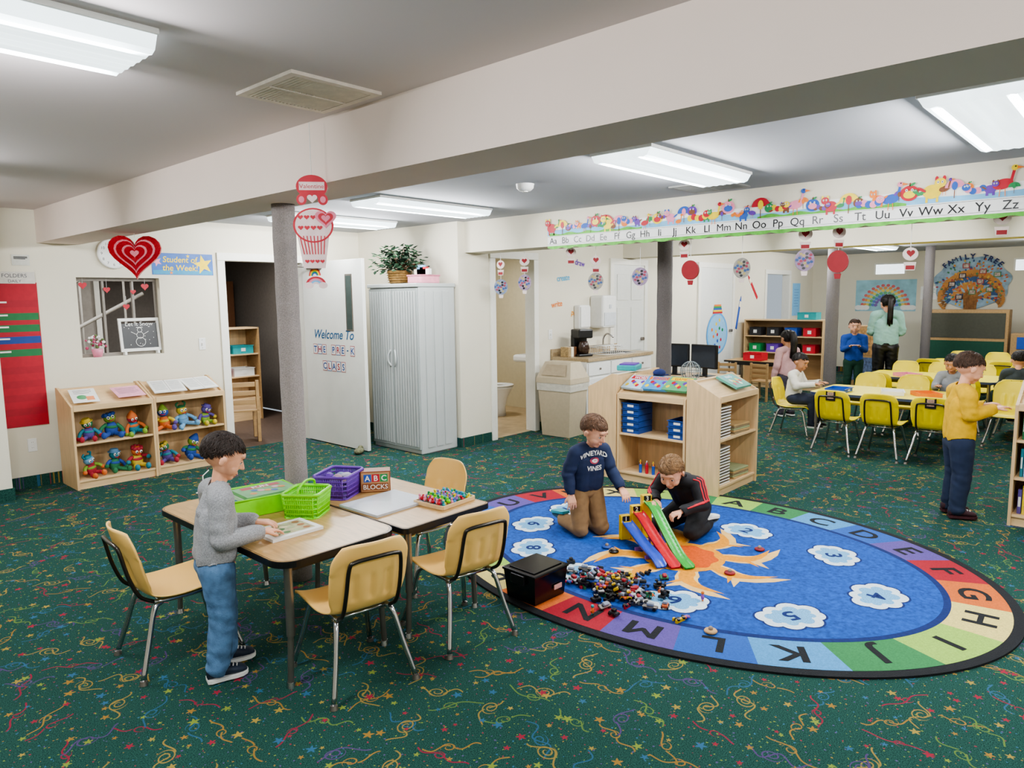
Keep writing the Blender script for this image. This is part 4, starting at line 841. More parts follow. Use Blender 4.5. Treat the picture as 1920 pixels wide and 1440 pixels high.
m.M=Matrix(((1,0,0,0),(0,0,-1,-.0455),(0,1,0,.057),(0,0,0,1)));m.rect(-.075,-.052,.075,.052,.0006,1)
for i,ch in enumerate('ABC'): m.rect(-.062+.044*i,.0,-.022+.044*i,.042,.001,2+i);m.text(ch,-.042+.044*i,.021,.042,.0015,5,bold=.02)
m.rect(-.07,-.045,.07,-.008,.001,0);m.text('BLOCKS',0,-.027,.036,.0015,5,bold=.015)
m.M=Matrix(((0,0,-1,-.0805),(-1,0,0,0),(0,1,0,.057),(0,0,0,1)));m.rect(-.04,-.052,.04,.052,.0006,1);m.text('ABC',0,.018,.03,.001,3)
thing('block_box','cardboard alphabet blocks box standing on the table','toy box',m.mesh('block_box',[mat('8a4c28',.5),mat('b08860'),BLUE,RED,GREEN,WHITE]),at(2.3,3.12,TZ,-38))
sheet('dry_erase_board','white framed dry-erase board lying on the table','board',at(2.17,2.86,TZ,2),.36,.3,mat('b8bcc4',.4),lambda m,t:m.rect(-.168,-.138,.168,.138,t+.0006,1),[mat('d8dce2',.15,var=.02)],.012)
m=MB();m.b2(-.12,-.1,0,.12,.1,.006,0,.002)
for s in (-1,1): m.b2(s*.12-.004,-.1,0,s*.12+.004,.1,.022,0,.002);m.b2(-.12,s*.1-.004,0,.12,s*.1+.004,.021,0,.002)
thing('bead_tray','wooden tray holding bright counting toys','tray',m.mesh('bead_tray',MAPLEX),at(2.39,2.66,TZ,5))
bm_=[]
for c in (RED,mat('3c84c4'),YEL,GREEN,PINK,TEAL,mat('8c6ab4'),LIME):
    m=MB();m.ell((0,0,.011),(.012,.009,.011),0,8);m.ell((.006,0,.026),.007,0,8);bm_.append(m.mesh('counting_toy',c))
for i in range(96):
    thing('counting_toy','tiny bright plastic counting toy in the tray','counting toy',bm_[(i*5)%8],at(2.39-.1+.2*((i%12)/11)+random.uniform(-.008,.008),2.66-.08+.16*((i//12)/7)+random.uniform(-.008,.008),TZ+.007+(.012 if i%3==0 else 0),random.uniform(0,360)),'counting toys in the tray')
m=MB();m.tube([(-.06,0,0),(-.06,0,.17),(-.02,0,.19)],.003,0,6);m.tube([(.03,0,0),(.03,0,.2)],.003,0,6);m.tube([(-.07,-.04,.003),(.07,-.04,.003),(.07,.04,.003),(-.07,.04,.003)],.003,0,6,True);m.tube([(-.07,-.04,.08),(.07,-.04,.08),(.07,.04,.08),(-.07,.04,.08)],.003,0,6,True)
thing('wire_rack','thin white wire card rack on the table','rack',m.mesh('wire_rack',PAPER),at(1.58,3.52,TZ,20))
def pz(m,t):
    m.rect(-.1,-.075,.1,.075,t+.0006,1)
    for i in range(12): m.disc(-.08+.05*(i%4),-.05+.05*(i//4),.018,.015,t+.001+.0001*i,2+i%4,12)
sheet('picture_puzzle','small white board with a picture puzzle under the boy\'s hands','puzzle',at(1.61,2.86,TZ,0),.25,.2,PAPER,pz,[mat('b8b090',.5,var=.3,ns=40),mat('7a6a40'),mat('5a7a50'),mat('b0b890'),mat('a07050')],.014)
# ---------------------------------------------------------------- toys on the rug
RT=.0142
m=MB();frus(m,.115,.10,.13,.112,0,.15);l=MB();l.b2(-.138,-.12,.15,.138,.12,.165,0,.006);l.b2(-.11,-.09,.165,.11,.09,.170,0,.004)
hs=MB();hs.b2(.02,-.116,.05,.08,-.112,.075,0);hn=[]
for s in (-1,1): q=MB();q.b2(s*.137-.01,-.05,.1,s*.137+.01,.05,.152,0,.006);hn.append(('handle',q.mesh('handle',BLACK)))
thing('storage_bin','black plastic storage bin with lid on the rug edge','bin',[('tub',m.mesh('tub',mat('101013',.2))),('lid',l.mesh('lid',mat('0e0e10',.15))),('sticker',hs.mesh('sticker',mat('d0a098')))]+hn,at(2.78,2.38,RT,-2))
def ramp_toy():
    P=[]
    for i,(mt,y,h) in enumerate(((mat('3fae44',.3),.075,.25),(mat('d02a34',.3),0,.185),(mat('3a58c8',.3),-.075,.125))):
        m=MB();L1=.56-.03*i
        pr=cr([(0,0,h),(.09,0,h-.02),(.27,0,h*.5),(.43,0,.04),(L1,0,.012)],6);n=len(pr)
        for k in range(n-1):
            a,b=pr[k],pr[k+1];vs=[]
            for p in (a,b): vs+=[(p.x,y-.033,p.z+.016),(p.x,y-.028,p.z),(p.x,y+.028,p.z),(p.x,y+.033,p.z+.016),(p.x,y+.033,p.z-.006),(p.x,y-.033,p.z-.006)]
            m.add(vs,[[q,(q+1)%6,6+(q+1)%6,6+q] for q in range(6)],0,True)
        P.append(('ramp',m.mesh('ramp',mt)))
        t=MB();t.b2(-.06,y-.035,0,-.02,y+.035,h+.04,0,.006);t.b2(-.02,y-.035,h-.01,.0,y+.035,h+.0,0)
        t.M=Matrix(((0,0,-1,-.061),(-1,0,0,y),(0,1,0,0),(0,0,0,1)));t.rect(-.025,h-.02,.025,h+.032,.0006,1);t.text(str(3-i),0,h+.006,.046,.001,2,bold=.02)
        t.M=Matrix(((0,0,1,-.019),(1,0,0,y),(0,1,0,0),(0,0,0,1)));t.rect(-.025,h,.025,h+.036,.0006,1);t.text(str(3-i),0,h+.018,.04,.001,2,bold=.02)
        P.append(('tower',t.mesh('tower',[mat('e8c424',.35),BLACK,WHITE])))
    for x in (.18,.33): q=MB();q.b2(x-.008,-.10,0,x+.008,.10,.02);q.b2(x-.008,.07,0,x+.008,.08,.25-.57*x);q.b2(x-.008,-.005,0,x+.008,.005,.17-.38*x);P.append(('brace',q.mesh('brace',mat('8a58b8',.4))))
    thing('toy_car_ramp','three-lane toy car ramp with yellow number towers','toy ramp',P,TR(3.87,2.43,RT)@RZ(math.atan2(-.50,-.33)))
ramp_toy()
cm=[]
for i,c in enumerate((mat('a01c28'),BLACK,mat('c8c8c4'),DARK,mat('d0ac20'),STEEL,mat('2c6c44'),BLACK,mat('2c50a0'),mat('c8602c'))):
    m=MB();L0=.05+.014*(i%3);m.b2(-L0/2,-.015,.006,L0/2,.015,.02,0,.004);m.b2(-L0*.22,-.012,.02,L0*.25,.012,.036,1,.005)
    if i%3==1: m.b2(L0*.1,-.01,.036,L0*.35,.01,.046,0,.003);m.b2(-L0/2-.006,-.018,.014,-L0/2+.006,.018,.03,1,.003)
    for sx in (-1,1):
        for sy in (-1,1): m.cyl((sx*L0*.3,sy*.011,.008),(sx*L0*.3,sy*.019,.008),.009,mi=2,n=10)
    cm.append(m.mesh('toy_car',[c,(DARK,mat('8890a0'),mat('a01c28'),BLACK)[i%4],BLACK]))
fm=[]
for c,c2 in ((mat('2c50a0'),RED),(mat('3c8c48'),YEL),(mat('8c4ca0'),ORG),(mat('c8602c'),TEAL),(mat('e0c030'),PUR)):
    m=MB();m.ell((0,0,.02),(.012,.009,.018),0,10);m.ell((0,0,.043),.009,1,10)
    for s in (-1,1): m.tube([(s*.008,0,.028),(s*.02,0,.02)],.0035,0,6);m.tube([(s*.005,0,.01),(s*.007,0,0)],.004,1,6)
    fm.append(m.mesh('toy_figure',[c,c2]))
random.seed(21)
for i in range(150):
    r=abs(random.gauss(0,.15));a=random.uniform(0,2*pi)
    x=3.12+r*cos(a)*.8;y=2.10+r*sin(a)*1.45
    if abs(x-2.78)<.18 and abs(y-2.38)<.17: x+=.27
    z=RT+max(0,.05-.2*r)*random.random()
    M=TR(x,y,z)@RZ(random.uniform(0,6.28))
    if i%6==5: thing('toy_figure','tiny plastic toy figure in the pile on the rug','toy figure',fm[(i//6)%5],M@Matrix.Rotation(random.choice((0,1.4)),4,'X')@TR(0,.005,0),'pile of toy figures on the rug')
    else: thing('toy_car','small toy vehicle in the pile on the rug','toy car',cm[(i*7)%10],M@Matrix.Rotation(random.choice((0,0,0,.5,1.5)),4,'X'),'pile of toy cars on the rug')
for x,y,c in ((3.58,2.42,BLACK),(3.72,1.72,mat('8a1c28')),(4.2,1.75,mat('8a1c28')),(2.99,1.47,mat('c8a070')),(3.62,2.5,BLUE)): 
    m=MB();m.lathe([(0,0),(.028,0),(.032,.006),(.028,.012),(0,.014)],n=16);m.ell((0,0,.018),.012,1,8);thing('small_toy','small loose round toy on the rug','toy',m.mesh('small_toy',[c,mat('988878')]),TR(x,y,RT))
# ---------------------------------------------------------------- far area furniture
bookcase(at(12.0,5.4,0,-90),1.35,.36,1.18,1.18,[.08,.62,.9],'maple cubby shelf unit with colourful bins',None,False,back=MAPLED)
for i in range(8):
    thing('storage_tray','coloured plastic bin in the cubby shelf','tray',tray(.2,.22,.14,(DARK,DARK,BLUE,RED,GREEN,PUR,DARK,RED)[i]),at(12.16,5.22-.31*(i%4),.902 if i<4 else .622,-90),'bins in the cubby shelf')
thing('storage_tray','turquoise bin on top of the cubby shelf','tray',tray(.3,.24,.12,TEAL),at(12.18,4.35,1.181,-90))
PASTEL=[mat(h) for h in ('c86868','d89458','d8c868','68a878','6080bc','8068a8')]
sheet('rainbow_picture','large sky-blue picture of a handprint rainbow on the wall','picture',wx(15.5,4.07,1.56),1.1,.62,mat('94c0cc',.7,var=.15,ns=6),lambda m,t:[m.disc((.42-.05*k)*cos(a),-.22+(.42-.05*k)*sin(a)*1.0,.035,.03,t+.001+.0005*k+.00002*j,1+k,8) for k in range(6) for j,a in enumerate([pi*(i+.5)/(14-k) for i in range(14-k)])]+[m.disc(s*.42+q,-.24,.07,.05,t+.006+q*.01,7,12) for s in (-1,1) for q in (-.07,0,.07)],PASTEL+[WHITE])
m=MB();random.seed(5);BRK=mat('8c6238',.8,var=.4,ns=20)
m.prism([(-.2,-1.05),(.2,-1.05),(.12,-.7),(.1,-.3),(.12,0),(-.12,0),(-.1,-.3),(-.12,-.7)],0,.02,0)
for k in range(7): m.line([(-.05+.02*k,-1.0),(-.06+.02*k,-.1)],.006,.021,1)
m.prism([(.0+.60*cos(a)*(1+.05*sin(9*a)),.18+.48*sin(a)*(1+.05*sin(7*a))) for a in [2*pi*i/60 for i in range(60)]],0,.008,2)
def br(u,v,a,l,w,d):
    u2,v2=u+l*cos(a),v+l*sin(a);m.line([(u,v),(u2,v2)],w*1.2,.009+.0008*d+random.random()*.0006,(7,0,8)[d%3])
    if d<5:
        for q in (-.5,.0,.45): br(u2,v2,a+q+random.uniform(-.15,.15),l*.72,w*.72,d+1)
for a in (.2,.7,1.2,1.6,2.0,2.5,2.95): br(0,-.12,a,.19,.045,1)
for i in range(170): r=sqrt(random.random());a=random.uniform(0,2*pi);m.disc(.57*r*cos(a),.18+.45*r*sin(a),.022,.015,.0145+.00002*i,(3,5,7,8,10,11)[i%6],8,rot=a)
for i in range(9): u=.42*cos(i*2.4)*sqrt((i+1)/9);v=.2+.34*sin(i*2.4)*sqrt((i+1)/9);m.rect(u-.055,v-.045,u+.055,v+.045,.02+.0003*i,3+i%3);m.rect(u-.042,v-.033,u+.042,v+.033,.0235+.0003*i,6)
for i,ch in enumerate('FAMILY TREE'):
    a=pi*(.76-.52*i/10);m.text(ch,.60*cos(a),.16+.50*sin(a),.13,.03,9,rot=a-pi/2,bold=.03)
thing('family_tree_display','big brown paper tree display with branches and family photos','wall display',m.mesh('family_tree_display',[BRK,BROWN,mat('8ca4b4',.8,var=.25,ns=12),mat('a03840'),NAVY,mat('3c7c50'),mat('a8988c',.6,var=.5,ns=30),mat('3c5880',.8),mat('b88248',.8),mat('16265c'),mat('c8a040'),mat('c06030')]),wx(15.49,2.62,1.6))
m=MB();m.b2(0,-.65,0,.3,.65,1.3,0,.01);m.b2(-.006,-.6,.35,0,.6,.75,1);m.b2(-.006,-.6,.8,0,.6,1.24,2)
thing('puppet_theatre','wooden puppet theatre stand with a green panel','play stand',m.mesh('puppet_theatre',[MAPLED,mat('1c4a38',.8),mat('4a4a40',.8)]),TR(14.7,2.55,0))
m=MB();m.b2(0,-.25,0,.3,.25,1.05,0,.01);m.b2(-.005,-.22,.1,0,.22,.5,1);m.b2(-.005,-.22,.55,0,.22,1.0,2)
thing('toy_shelf','small wooden shelf with colourful toys near the wall','shelf',m.mesh('toy_shelf',[MAPLED,mat('5a6a8a',.6,var=.6,ns=20),mat('b08858',.6,var=.5,ns=20)]),TR(13.2,3.75,0))
m=MB();m.b2(0,-.5,.0,.3,.5,.9,0,.01)
for k in range(4):
    for q in range(3): m.b2(-.01,-.42+.22*k,.1+.27*q,0,-.25+.22*k,.3+.27*q,1+(k+q)%4)
thing('toy_shelf','wooden shelf with red, blue and green bins','shelf',m.mesh('toy_shelf',[MAPLED,RED,BLUE,GREEN,YEL]),TR(14.6,1.35,0))
sheet('small_poster','small blue poster on the wall','poster',wy(14.6,YB,1.5),.4,.65,LBLUE,lambda m,t:(lines(m,t,.12,.2,1,7)),[BLUE])
for i,(y,z) in enumerate(((3.95,1.05),(3.3,1.6))): sheet('small_poster','small white notice paper on the wall','poster',wx(15.5,y,z),.3,.25,PAPER,lambda m,t:lines(m,t,.1,.08,1,4),[TEAL])
m=MB();m.b2(-.3,-.5,.56,.3,.5,.59,0,.004)
lg=[('desktop',m.mesh('desktop',MAPLEX))]
for x in (-.26,.26):
    for y in (-.46,.46): l=MB();l.b2(x-.02,y-.02,0,x+.02,y+.02,.56);lg.append(('leg',l.mesh('leg',MAPLE)))
thing('computer_desk','low wooden computer desk behind the shelf island','desk',lg,at(8.3,4.4,0))
for y,a in ((4.62,8),(4.2,-12)):
    s=MB();s.b2(-.02,-.2,.1,.02,.2,.4,0,.01);s.b2(-.023,-.18,.12,-.02,.18,.38,1);st=MB();st.b2(-.09,-.12,0,.09,.12,.015,0,.005);st.b2(.0,-.03,.01,.03,.03,.14)
    thing('computer_monitor','black flat computer monitor on the desk','monitor',[('screen',s.mesh('screen',[BLACK,mat('1c2430',.15)])),('stand',st.mesh('stand',BLACK))],at(8.2,y,.59,a))
m=MB()
for k in range(8):
    a=pi*k/8;m.tube([(.12*cos(t)*cos(a),.12*cos(t)*sin(a),.12+.12*sin(t)) for t in [2*pi*i/24 for i in range(24)]],.004,k%2,5,True)
for z in (-.07,0,.07): r=sqrt(.12**2-z*z);m.tube([(r*cos(t),r*sin(t),.12+z) for t in [2*pi*i/24 for i in range(24)]],.004,0,5,True)
thing('lattice_ball','grey lattice ball toy on a low cabinet','ball toy',m.mesh('lattice_ball',[mat('9aa0a0'),mat('506068')]),TR(7.7,4.12,.581))
m=MB();m.b2(-.22,-.2,0,.22,.2,.58,0,.01);m.b2(-.225,-.18,.05,-.22,.18,.54,1);thing('low_cabinet','low wooden cabinet beside the computer desk','cabinet',m.mesh('low_cabinet',[MAPLED,MAPLE]),TR(7.7,4.12,0))
thing('storage_tray','red bin on the small table','tray',tray(.3,.24,.12,RED),at(11.0,4.75,.565,-90));table(10.8,4.3,.55,.9,.03,LAM,BLACK,'small wooden play table near the cubby shelf')
for i,(x,y,c) in enumerate(((7.95,2.5,BLUE),(8.05,2.0,WHITE),(8.1,1.7,ORG),(9.9,2.3,PINK),(10.0,1.8,WHITE))):
    thing('work_tray','shallow coloured work tray on the yellow table','tray',tray(.26,.2,.04,c),at(x,y,.562,i*17),'work trays on the yellow tables')
# ---------------------------------------------------------------- people
def hand(S,wr,d,n,thumb,k,curl=.35):
    wr=Vector(wr);d=Vector(d).normalized();n=Vector(n);n=(n-d*n.dot(d)).normalized();w=d.cross(n).normalized()*thumb
    for i in range(4):
        o=w*(.0225-.015*i)*k;b=wr+d*.05*k+o
        S.append(('skin',wr+o*.55+d*.004*k,.0105*k,b,.0092*k))
        a=curl*.6;p=b;sp=w*(.16-.11*i);f=(.92,1,.94,.78)[i]
        for L0,r0,r1 in ((.021,.0066,.006),(.016,.006,.0055),(.012,.0055,.0048)):
            dd=((d+sp).normalized()*cos(a)+n*sin(a)).normalized();q=p+dd*L0*k*f*1.05;S.append(('skin',p,r0*k,q,r1*k));p=q;a+=curl
    p=wr+d*.014*k+w*.018*k;dd=(d*.65+w*.75+n*.35).normalized();q=p+dd*.026*k;S.append(('skin',p,.009*k,q,.0075*k));S.append(('skin',q,.0075*k,q+(d*.9+w*.3+n*.4).normalized()*.02*k,.006*k))
def human(label,loc,hd,J,look,cm,H=1.1,vox=.004,hair='short',hs=1.0,wide=1.0,curl=.35,thick=1.0,palm=(0,0,-1),extras=None,hdir={},ns=900):
    k=H/1.1;S=[];g=lambda n:Vector(J[n]);T=thick*k
    for s in (-1,1):
        o=Vector((0,s*.045*k*wide,0));S.append(('shirt',g('pelvis')+o*.9+(g('chest')-g('pelvis')).normalized()*.03*k,.068*T,g('chest')+o,.062*T))
    S.append(('shirt',g('pelvis')+(g('chest')-g('pelvis')).normalized()*.04*k,.07*T,g('chest'),.066*T))
    S.append(('shirt',g('chest')+Vector((0,0,.02*k)),.066*T,g('neck')-(g('neck')-g('chest'))*.3,.045*T))
    S.append(('pants',g('hipL'),.064*T,g('hipR'),.064*T));S.append(('pants',g('pelvis'),.066*T,g('pelvis')+Vector((0,0,.01)),.066*T))
    S.append(('skin',g('neck')-(g('neck')-g('chest'))*.2,.033*k,g('head')-Vector((0.01,0,.03*k*hs)),.032*k))
    for q in 'LR':
        sh,el,wr=g('sh'+q),g('el'+q),g('wr'+q)
        S.append(('shirt',g('neck')*.6+g('chest')*.1+sh*.3,.036*T,sh,.040*T))
        S.append(('shirt',sh,.040*T,el,.031*T));S.append(('shirt',el,.031*T,wr,.023*T))
        f=(wr-el).normalized();S.append(('skin',wr-f*.01,.017*k,wr+f*.014*k,.0155*k))
        dv,nv=hdir.get(q,(f,palm));hand(S,wr+f*.018*k,dv,nv,1 if q=='L' else -1,k,curl)
        hp,kn,an=g('hip'+q),g('kn'+q),g('an'+q)
        S.append(('pants',hp,.064*T,kn,.046*T));m_=kn.lerp(an,.35);S.append(('pants',kn,.046*T,m_,.045*T));S.append(('pants',m_,.045*T,an,.037*T))
        S.append(('skin',an,.026*k,an+(an-kn).normalized()*.02*k,.026*k))
    yaw,pit,rol=look;HM=TR(*g('head'))@RZ(yaw)@Matrix.Rotation(pit,4,'Y')@Matrix.Rotation(rol,4,'X');z=k*hs
    EL=[((-.012,0,.02),(.088,.073,.078)),((.022,0,-.012),(.061,.064,.07)),((.03,0,-.045),(.046,.046,.046)),((.056,0,-.074),(.021,.022,.016)),((.066,0,.03),(.018,.04,.02))]
    for s in (-1,1): EL+=[((.044,s*.034,-.036),(.031,.026,.028)),((-.006,s*.076,-.012),(.015,.008,.023)),((-.002,s*.08,-.004),(.012,.006,.014))]
    mb=MB()
    for l,p0,r0,p1,r1 in S: mb.cap(p0,r0,p1,r1,n=16)
    for c,r in EL: mb.ell(HM@Vector([q*z for q in c]),[q*z for q in r],0,24,HM.to_3x3().to_4x4())
    P3=lambda p:HM@(Vector(p)*z)
    mb.cap(P3((.078,0,.008)),.006*z,P3((.094,0,-.02)),.0095*z)
    for s in (-1,1): mb.cap(P3((.086,s*.007,-.023)),.006*z,P3((.088,s*.006,-.023)),.0062*z)
    mb.cap(P3((.078,-.012,-.048)),.007*z,P3((.078,.012,-.048)),.007*z)
    mb.cap(P3((.075,-.010,-.058)),.007*z,P3((.075,.010,-.058)),.007*z)
    tmp=bpy.data.objects.new('t',mb.mesh('t',SKIN));COL.objects.link(tmp)
    md=tmp.modifiers.new('r','REMESH');md.mode='VOXEL';md.voxel_size=vox;md=tmp.modifiers.new('s','SMOOTH');md.factor=.5;md.iterations=3
    dg=bpy.context.evaluated_depsgraph_get();me=bpy.data.meshes.new_from_object(tmp.evaluated_get(dg));bpy.data.objects.remove(tmp)
    n=len(me.vertices);V=np.empty(n*3);me.vertices.foreach_get('co',V);V=V.reshape(-1,3)
    best=np.full(n,9.);lab=np.zeros(n,int);ix={'skin':0,'shirt':1,'pants':2}
    for l,p0,r0,p1,r1 in S:
        a=np.array(p0);d=np.array(p1)-a;dd=max(1e-9,d@d);t=np.clip(((V-a)@d)/dd,0,1);D=np.linalg.norm(V-a-t[:,None]*d,axis=1)-(r0+(r1-r0)*t);q=D<best;best[q]=D[q];lab[q]=ix[l]
    hc=np.array(g('head'));hd_=np.linalg.norm(V-hc,axis=1)<.085*z;lab[hd_&(lab!=0)&(V[:,2]>hc[2]-.05*z)]=0
    me.materials.clear()
    for q in (cm['skin'],cm['shirt'],cm['pants']): me.materials.append(q)
    nf=len(me.polygons);F_=[list(p.vertices) for p in me.polygons];fl=np.array([np.bincount(lab[f],minlength=3).argmax() for f in F_]);me.polygons.foreach_set('material_index',fl);me.polygons.foreach_set('use_smooth',[True]*nf)
    root=ob('person',me,None,TR(*loc)@RZ(radians(hd)),label=label,category='person')
    NR=np.empty(n*3);me.vertices.foreach_get('normal',NR);NR=NR.reshape(-1,3)
    sm={}
    joints=[g(a) for a in ('elL','elR','knL','knR','pelvis','anL','anR','wrL','wrR')]
    for nm,li,off in (('shirt',1,.012),('trousers',2,.008)):
        idx=[F_[i] for i in np.nonzero(fl==li)[0]]
        if not idx: continue
        u=sorted({v for f in idx for v in f});mp={v:i for i,v in enumerate(u)};co=[]
        for v in u:
            p=Vector(V[v]);dj=min((p-j).length for j in joints);am=.003+.010*math.exp(-(dj/(.06*k))**2)
            w_=noise.noise(Vector((p.x*14+p.z*6,p.y*14,p.z*30-p.y*8)))
            co.append(tuple(p+Vector(NR[v])*(off*k+am*k*max(-.5,w_))))
        c=bpy.data.meshes.new(nm);c.from_pydata(co,[],[[mp[v] for v in f] for f in idx]);c.materials.append(cm['shirt' if li==1 else 'pants']);c.polygons.foreach_set('use_smooth',[True]*len(idx))
        o=ob(nm,c,root);s2=o.modifiers.new('m','SMOOTH');s2.factor=.5;s2.iterations=int(9*(.0036/vox)+1);so=o.modifiers.new('s','SOLIDIFY');so.thickness=.006*k;so.offset=-1;sm[nm]=o
    R3=HM.to_3x3().to_4x4()
    for s in (-1,1):
        e=MB();e.ell(P3((.0685,s*.0285,.0)),(.0075*z,.0115*z,.0065*z),0,14,R3);e.ell(P3((.0732,s*.028,-.001)),(.0038*z,.0062*z,.0060*z),1,12,R3)
        e.tube(cr([P3((.069,s*.041,.001)),P3((.0762,s*.029,.0072)),P3((.075,s*.017,.002))],4),.0014*z,1,5);ob('eye',e.mesh('eye',[PAPER,IRIS]),root)
        e=MB();e.tube(cr([P3((.071,s*.046,.019)),P3((.0805,s*.032,.026)),P3((.0825,s*.017,.022))],4),[.001*z]+[.0022*z]*7+[.001*z],0,5);ob('eyebrow',e.mesh('eyebrow',cm['hair']),root)
    e=MB();e.tube(cr([P3((.078,-.018,-.0525)),P3((.0845,-.007,-.052)),P3((.0855,0,-.053)),P3((.0845,.007,-.052)),P3((.078,.018,-.0525))],4),[.001*z]+[.003*z]*15+[.001*z],0,6);ob('mouth',e.mesh('mouth',LIP),root)
    rr=random.Random(3)
    def lim(x,y,ph):
        if hair!='short' and x<.3: return -.95 if hair=='long' else (-.75)
        if x>.45: return .42+.08*sin(ph*9)
        if x>0: return .42-(.45-x)*1.0
        return -.03-.56*min(1,-x*1.3)
    cc=Vector((-.014,0,.021));RX,RY,RZ_=.090,.0755,.080
    def hp(th,ph,f): return P3((cc.x+RX*sin(th)*cos(ph)*f,cc.y+RY*sin(th)*sin(ph)*f,cc.z+RZ_*cos(th)*f))
    hm=MB();nu,nv=48,30;P=[]
    for i in range(nv+1):
        th=pi*i/nv
        for j in range(nu):
            ph=2*pi*j/nu;d=Vector((sin(th)*cos(ph),sin(th)*sin(ph),cos(th)));P.append(hp(th,ph,1.025+.03*noise.noise(d*5)))
    Fh=[]
    for i in range(nv):
        for j in range(nu):
            th=pi*(i+.5)/nv;ph=2*pi*(j+.5)/nu;x,y,zz=sin(th)*cos(ph),sin(th)*sin(ph),cos(th)
            if zz>lim(x,y,ph): Fh.append([i*nu+j,(i+1)*nu+j,(i+1)*nu+(j+1)%nu,i*nu+(j+1)%nu])
    hm.add(P,Fh,0,True)
    c0=0
    while c0<ns:
        zz=rr.uniform(-.7,1);ph=rr.uniform(-pi,pi);th=math.acos(zz)
        if zz<=lim(sin(th)*cos(ph),sin(th)*sin(ph),ph)+.03: continue
        c0+=1;ln=rr.uniform(.3,.55);sw=rr.uniform(-.3,.3)+(.35 if abs(ph)<1.2 else 0);b=1.03+.03*noise.noise(Vector((sin(th)*cos(ph),sin(th)*sin(ph),zz))*5);lf=rr.uniform(.0,.03)
        if hair=='short':
            ed=zz-lim(sin(th)*cos(ph),sin(th)*sin(ph),ph);ln=min(ln,.10+ed*.9)
        pts=[hp(min(pi,th+ln*t),ph+sw*t/max(.4,sin(th)),b+.012+lf*t) for t in (0,.35,.7,1)]
        hm.tube(pts,[.0013*z,.0022*z,.0018*z,.0005*z],0,4)
    if hair!='short':
        a=P3((-.085,0,.03));wd=.03 if hair=='pony' else .04
        pp=cr([a,a+Vector((-.03,0,.0))*z,a+Vector((-.05,0,-.08))*z,a+Vector((-.045,0,-.2))*z,a+Vector((-.03,0,-.32))*z],4);hm.tube(pp,([.012*z]*2+[wd*z]*8+[wd*.8*z]*4+[.008*z]*3)[:len(pp)],0,10)
        for q in range(60):
            oy=rr.uniform(-wd,wd);ox=rr.uniform(-wd*.5,wd*.5);hm.tube([p+Vector((ox,oy,rr.uniform(-.02,.02)))*z for p in pp[3::3]],.003*z,0,4)
    ob('hair',hm.mesh('hair',cm['hair']),root)
    for q in 'LR':
        an=g('an'+q);fd=Vector(J.get('toe'+q,(1,0,0))).normalized();up=Vector(J.get('up'+q,(0,0,1)));up=(up-fd*up.dot(fd)).normalized();sd=up.cross(fd);B=Matrix((fd,sd,up)).transposed().to_4x4();B.translation=an-up*.05*k
        u=MB(B);Lx=[(-.045,.024,.052),(-.03,.031,.07),(0,.031,.068),(.03,.032,.055),(.065,.036,.042),(.095,.034,.034),(.115,.022,.024),(.122,.008,.012)]
        vs=[];nn=12
        for x,w_,h_ in Lx:
            for j in range(nn): a=2*pi*j/nn;vs.append((x*k,w_*k*cos(a),(.006+h_*.5+h_*.5*sin(a))*k))
        u.add(vs,[[i*nn+j,i*nn+(j+1)%nn,(i+1)*nn+(j+1)%nn,(i+1)*nn+j] for i in range(len(Lx)-1) for j in range(nn)]+[list(range(nn))[::-1],list(range((len(Lx)-1)*nn,len(Lx)*nn))],0,True)
        so=MB(B);out=[(x,w_*1.12) for x,w_,h_ in Lx];so.prism([(a*k*1.03,b_*k) for a,b_ in out]+[(a*k*1.03,-b_*k) for a,b_ in out[::-1]],-.004*k,.012*k)
        la=MB(B)
        for t in (.03,.045,.06,.075): la.tube([(t*k,-.018*k,(.062-.4*(t-.02))*k),((t+.006)*k,0,(.067-.4*(t-.02))*k),(t*k,.018*k,(.062-.4*(t-.02))*k)],.0028*k,0,5)
        so_=ob('shoe',u.mesh('shoe',cm['shoe']),root);ob('sole',so.mesh('sole',cm['sole']),so_);ob('laces',la.mesh('laces',cm.get('lace',WHITE)),so_)
    if extras: extras(root,sm,me)
    return root
def stand(H,**o):
    J=dict(pelvis=(0,0,.47),chest=(0,0,.68),neck=(0,0,.80),head=(.015,0,.905),shL=(0,.11,.755),shR=(0,-.11,.755),elL=(-.01,.15,.6),elR=(-.01,-.15,.6),wrL=(.03,.16,.47),wrR=(.03,-.16,.47),hipL=(0,.055,.455),hipR=(0,-.055,.455),knL=(.01,.06,.26),knR=(.01,-.06,.26),anL=(-.01,.065,.055),anR=(-.01,-.065,.055))
    J={a:tuple(q*H for q in b) for a,b in J.items()};J.update(o);return J
HB=mat('4a3426',.6,var=.35,ns=60);HB2=mat('80603e',.6,var=.35,ns=60);HBK=mat('1c1512',.55,var=.3,ns=60)
def C(shirt,pants,skin=SKIN,hair=HB,shoe=DARK,sole=PAPER,**k): return dict(shirt=shirt,pants=pants,skin=skin,hair=hair,shoe=shoe,sole=sole,**k)
GREY=mat('97989b',.95,var=.25,ns=170,bump=.3,bs=300);JEAN=mat('5b80a8',.9,var=.25,ns=24,bump=.2)
J=stand(1.07,chest=(.01,0,.69),neck=(.025,0,.83),head=(.055,0,.945),shL=(.012,.105,.785),shR=(.012,-.105,.785),elL=(.02,.14,.635),elR=(.0,-.145,.625),wrL=(.175,.085,.614),wrR=(.16,-.085,.612),anL=(.03,.07,.055),anR=(-.035,-.065,.055),knL=(.03,.065,.28),knR=(0,-.062,.28),pelvis=(-.01,0,.50),hipL=(-.01,.055,.48),hipR=(-.01,-.055,.48))
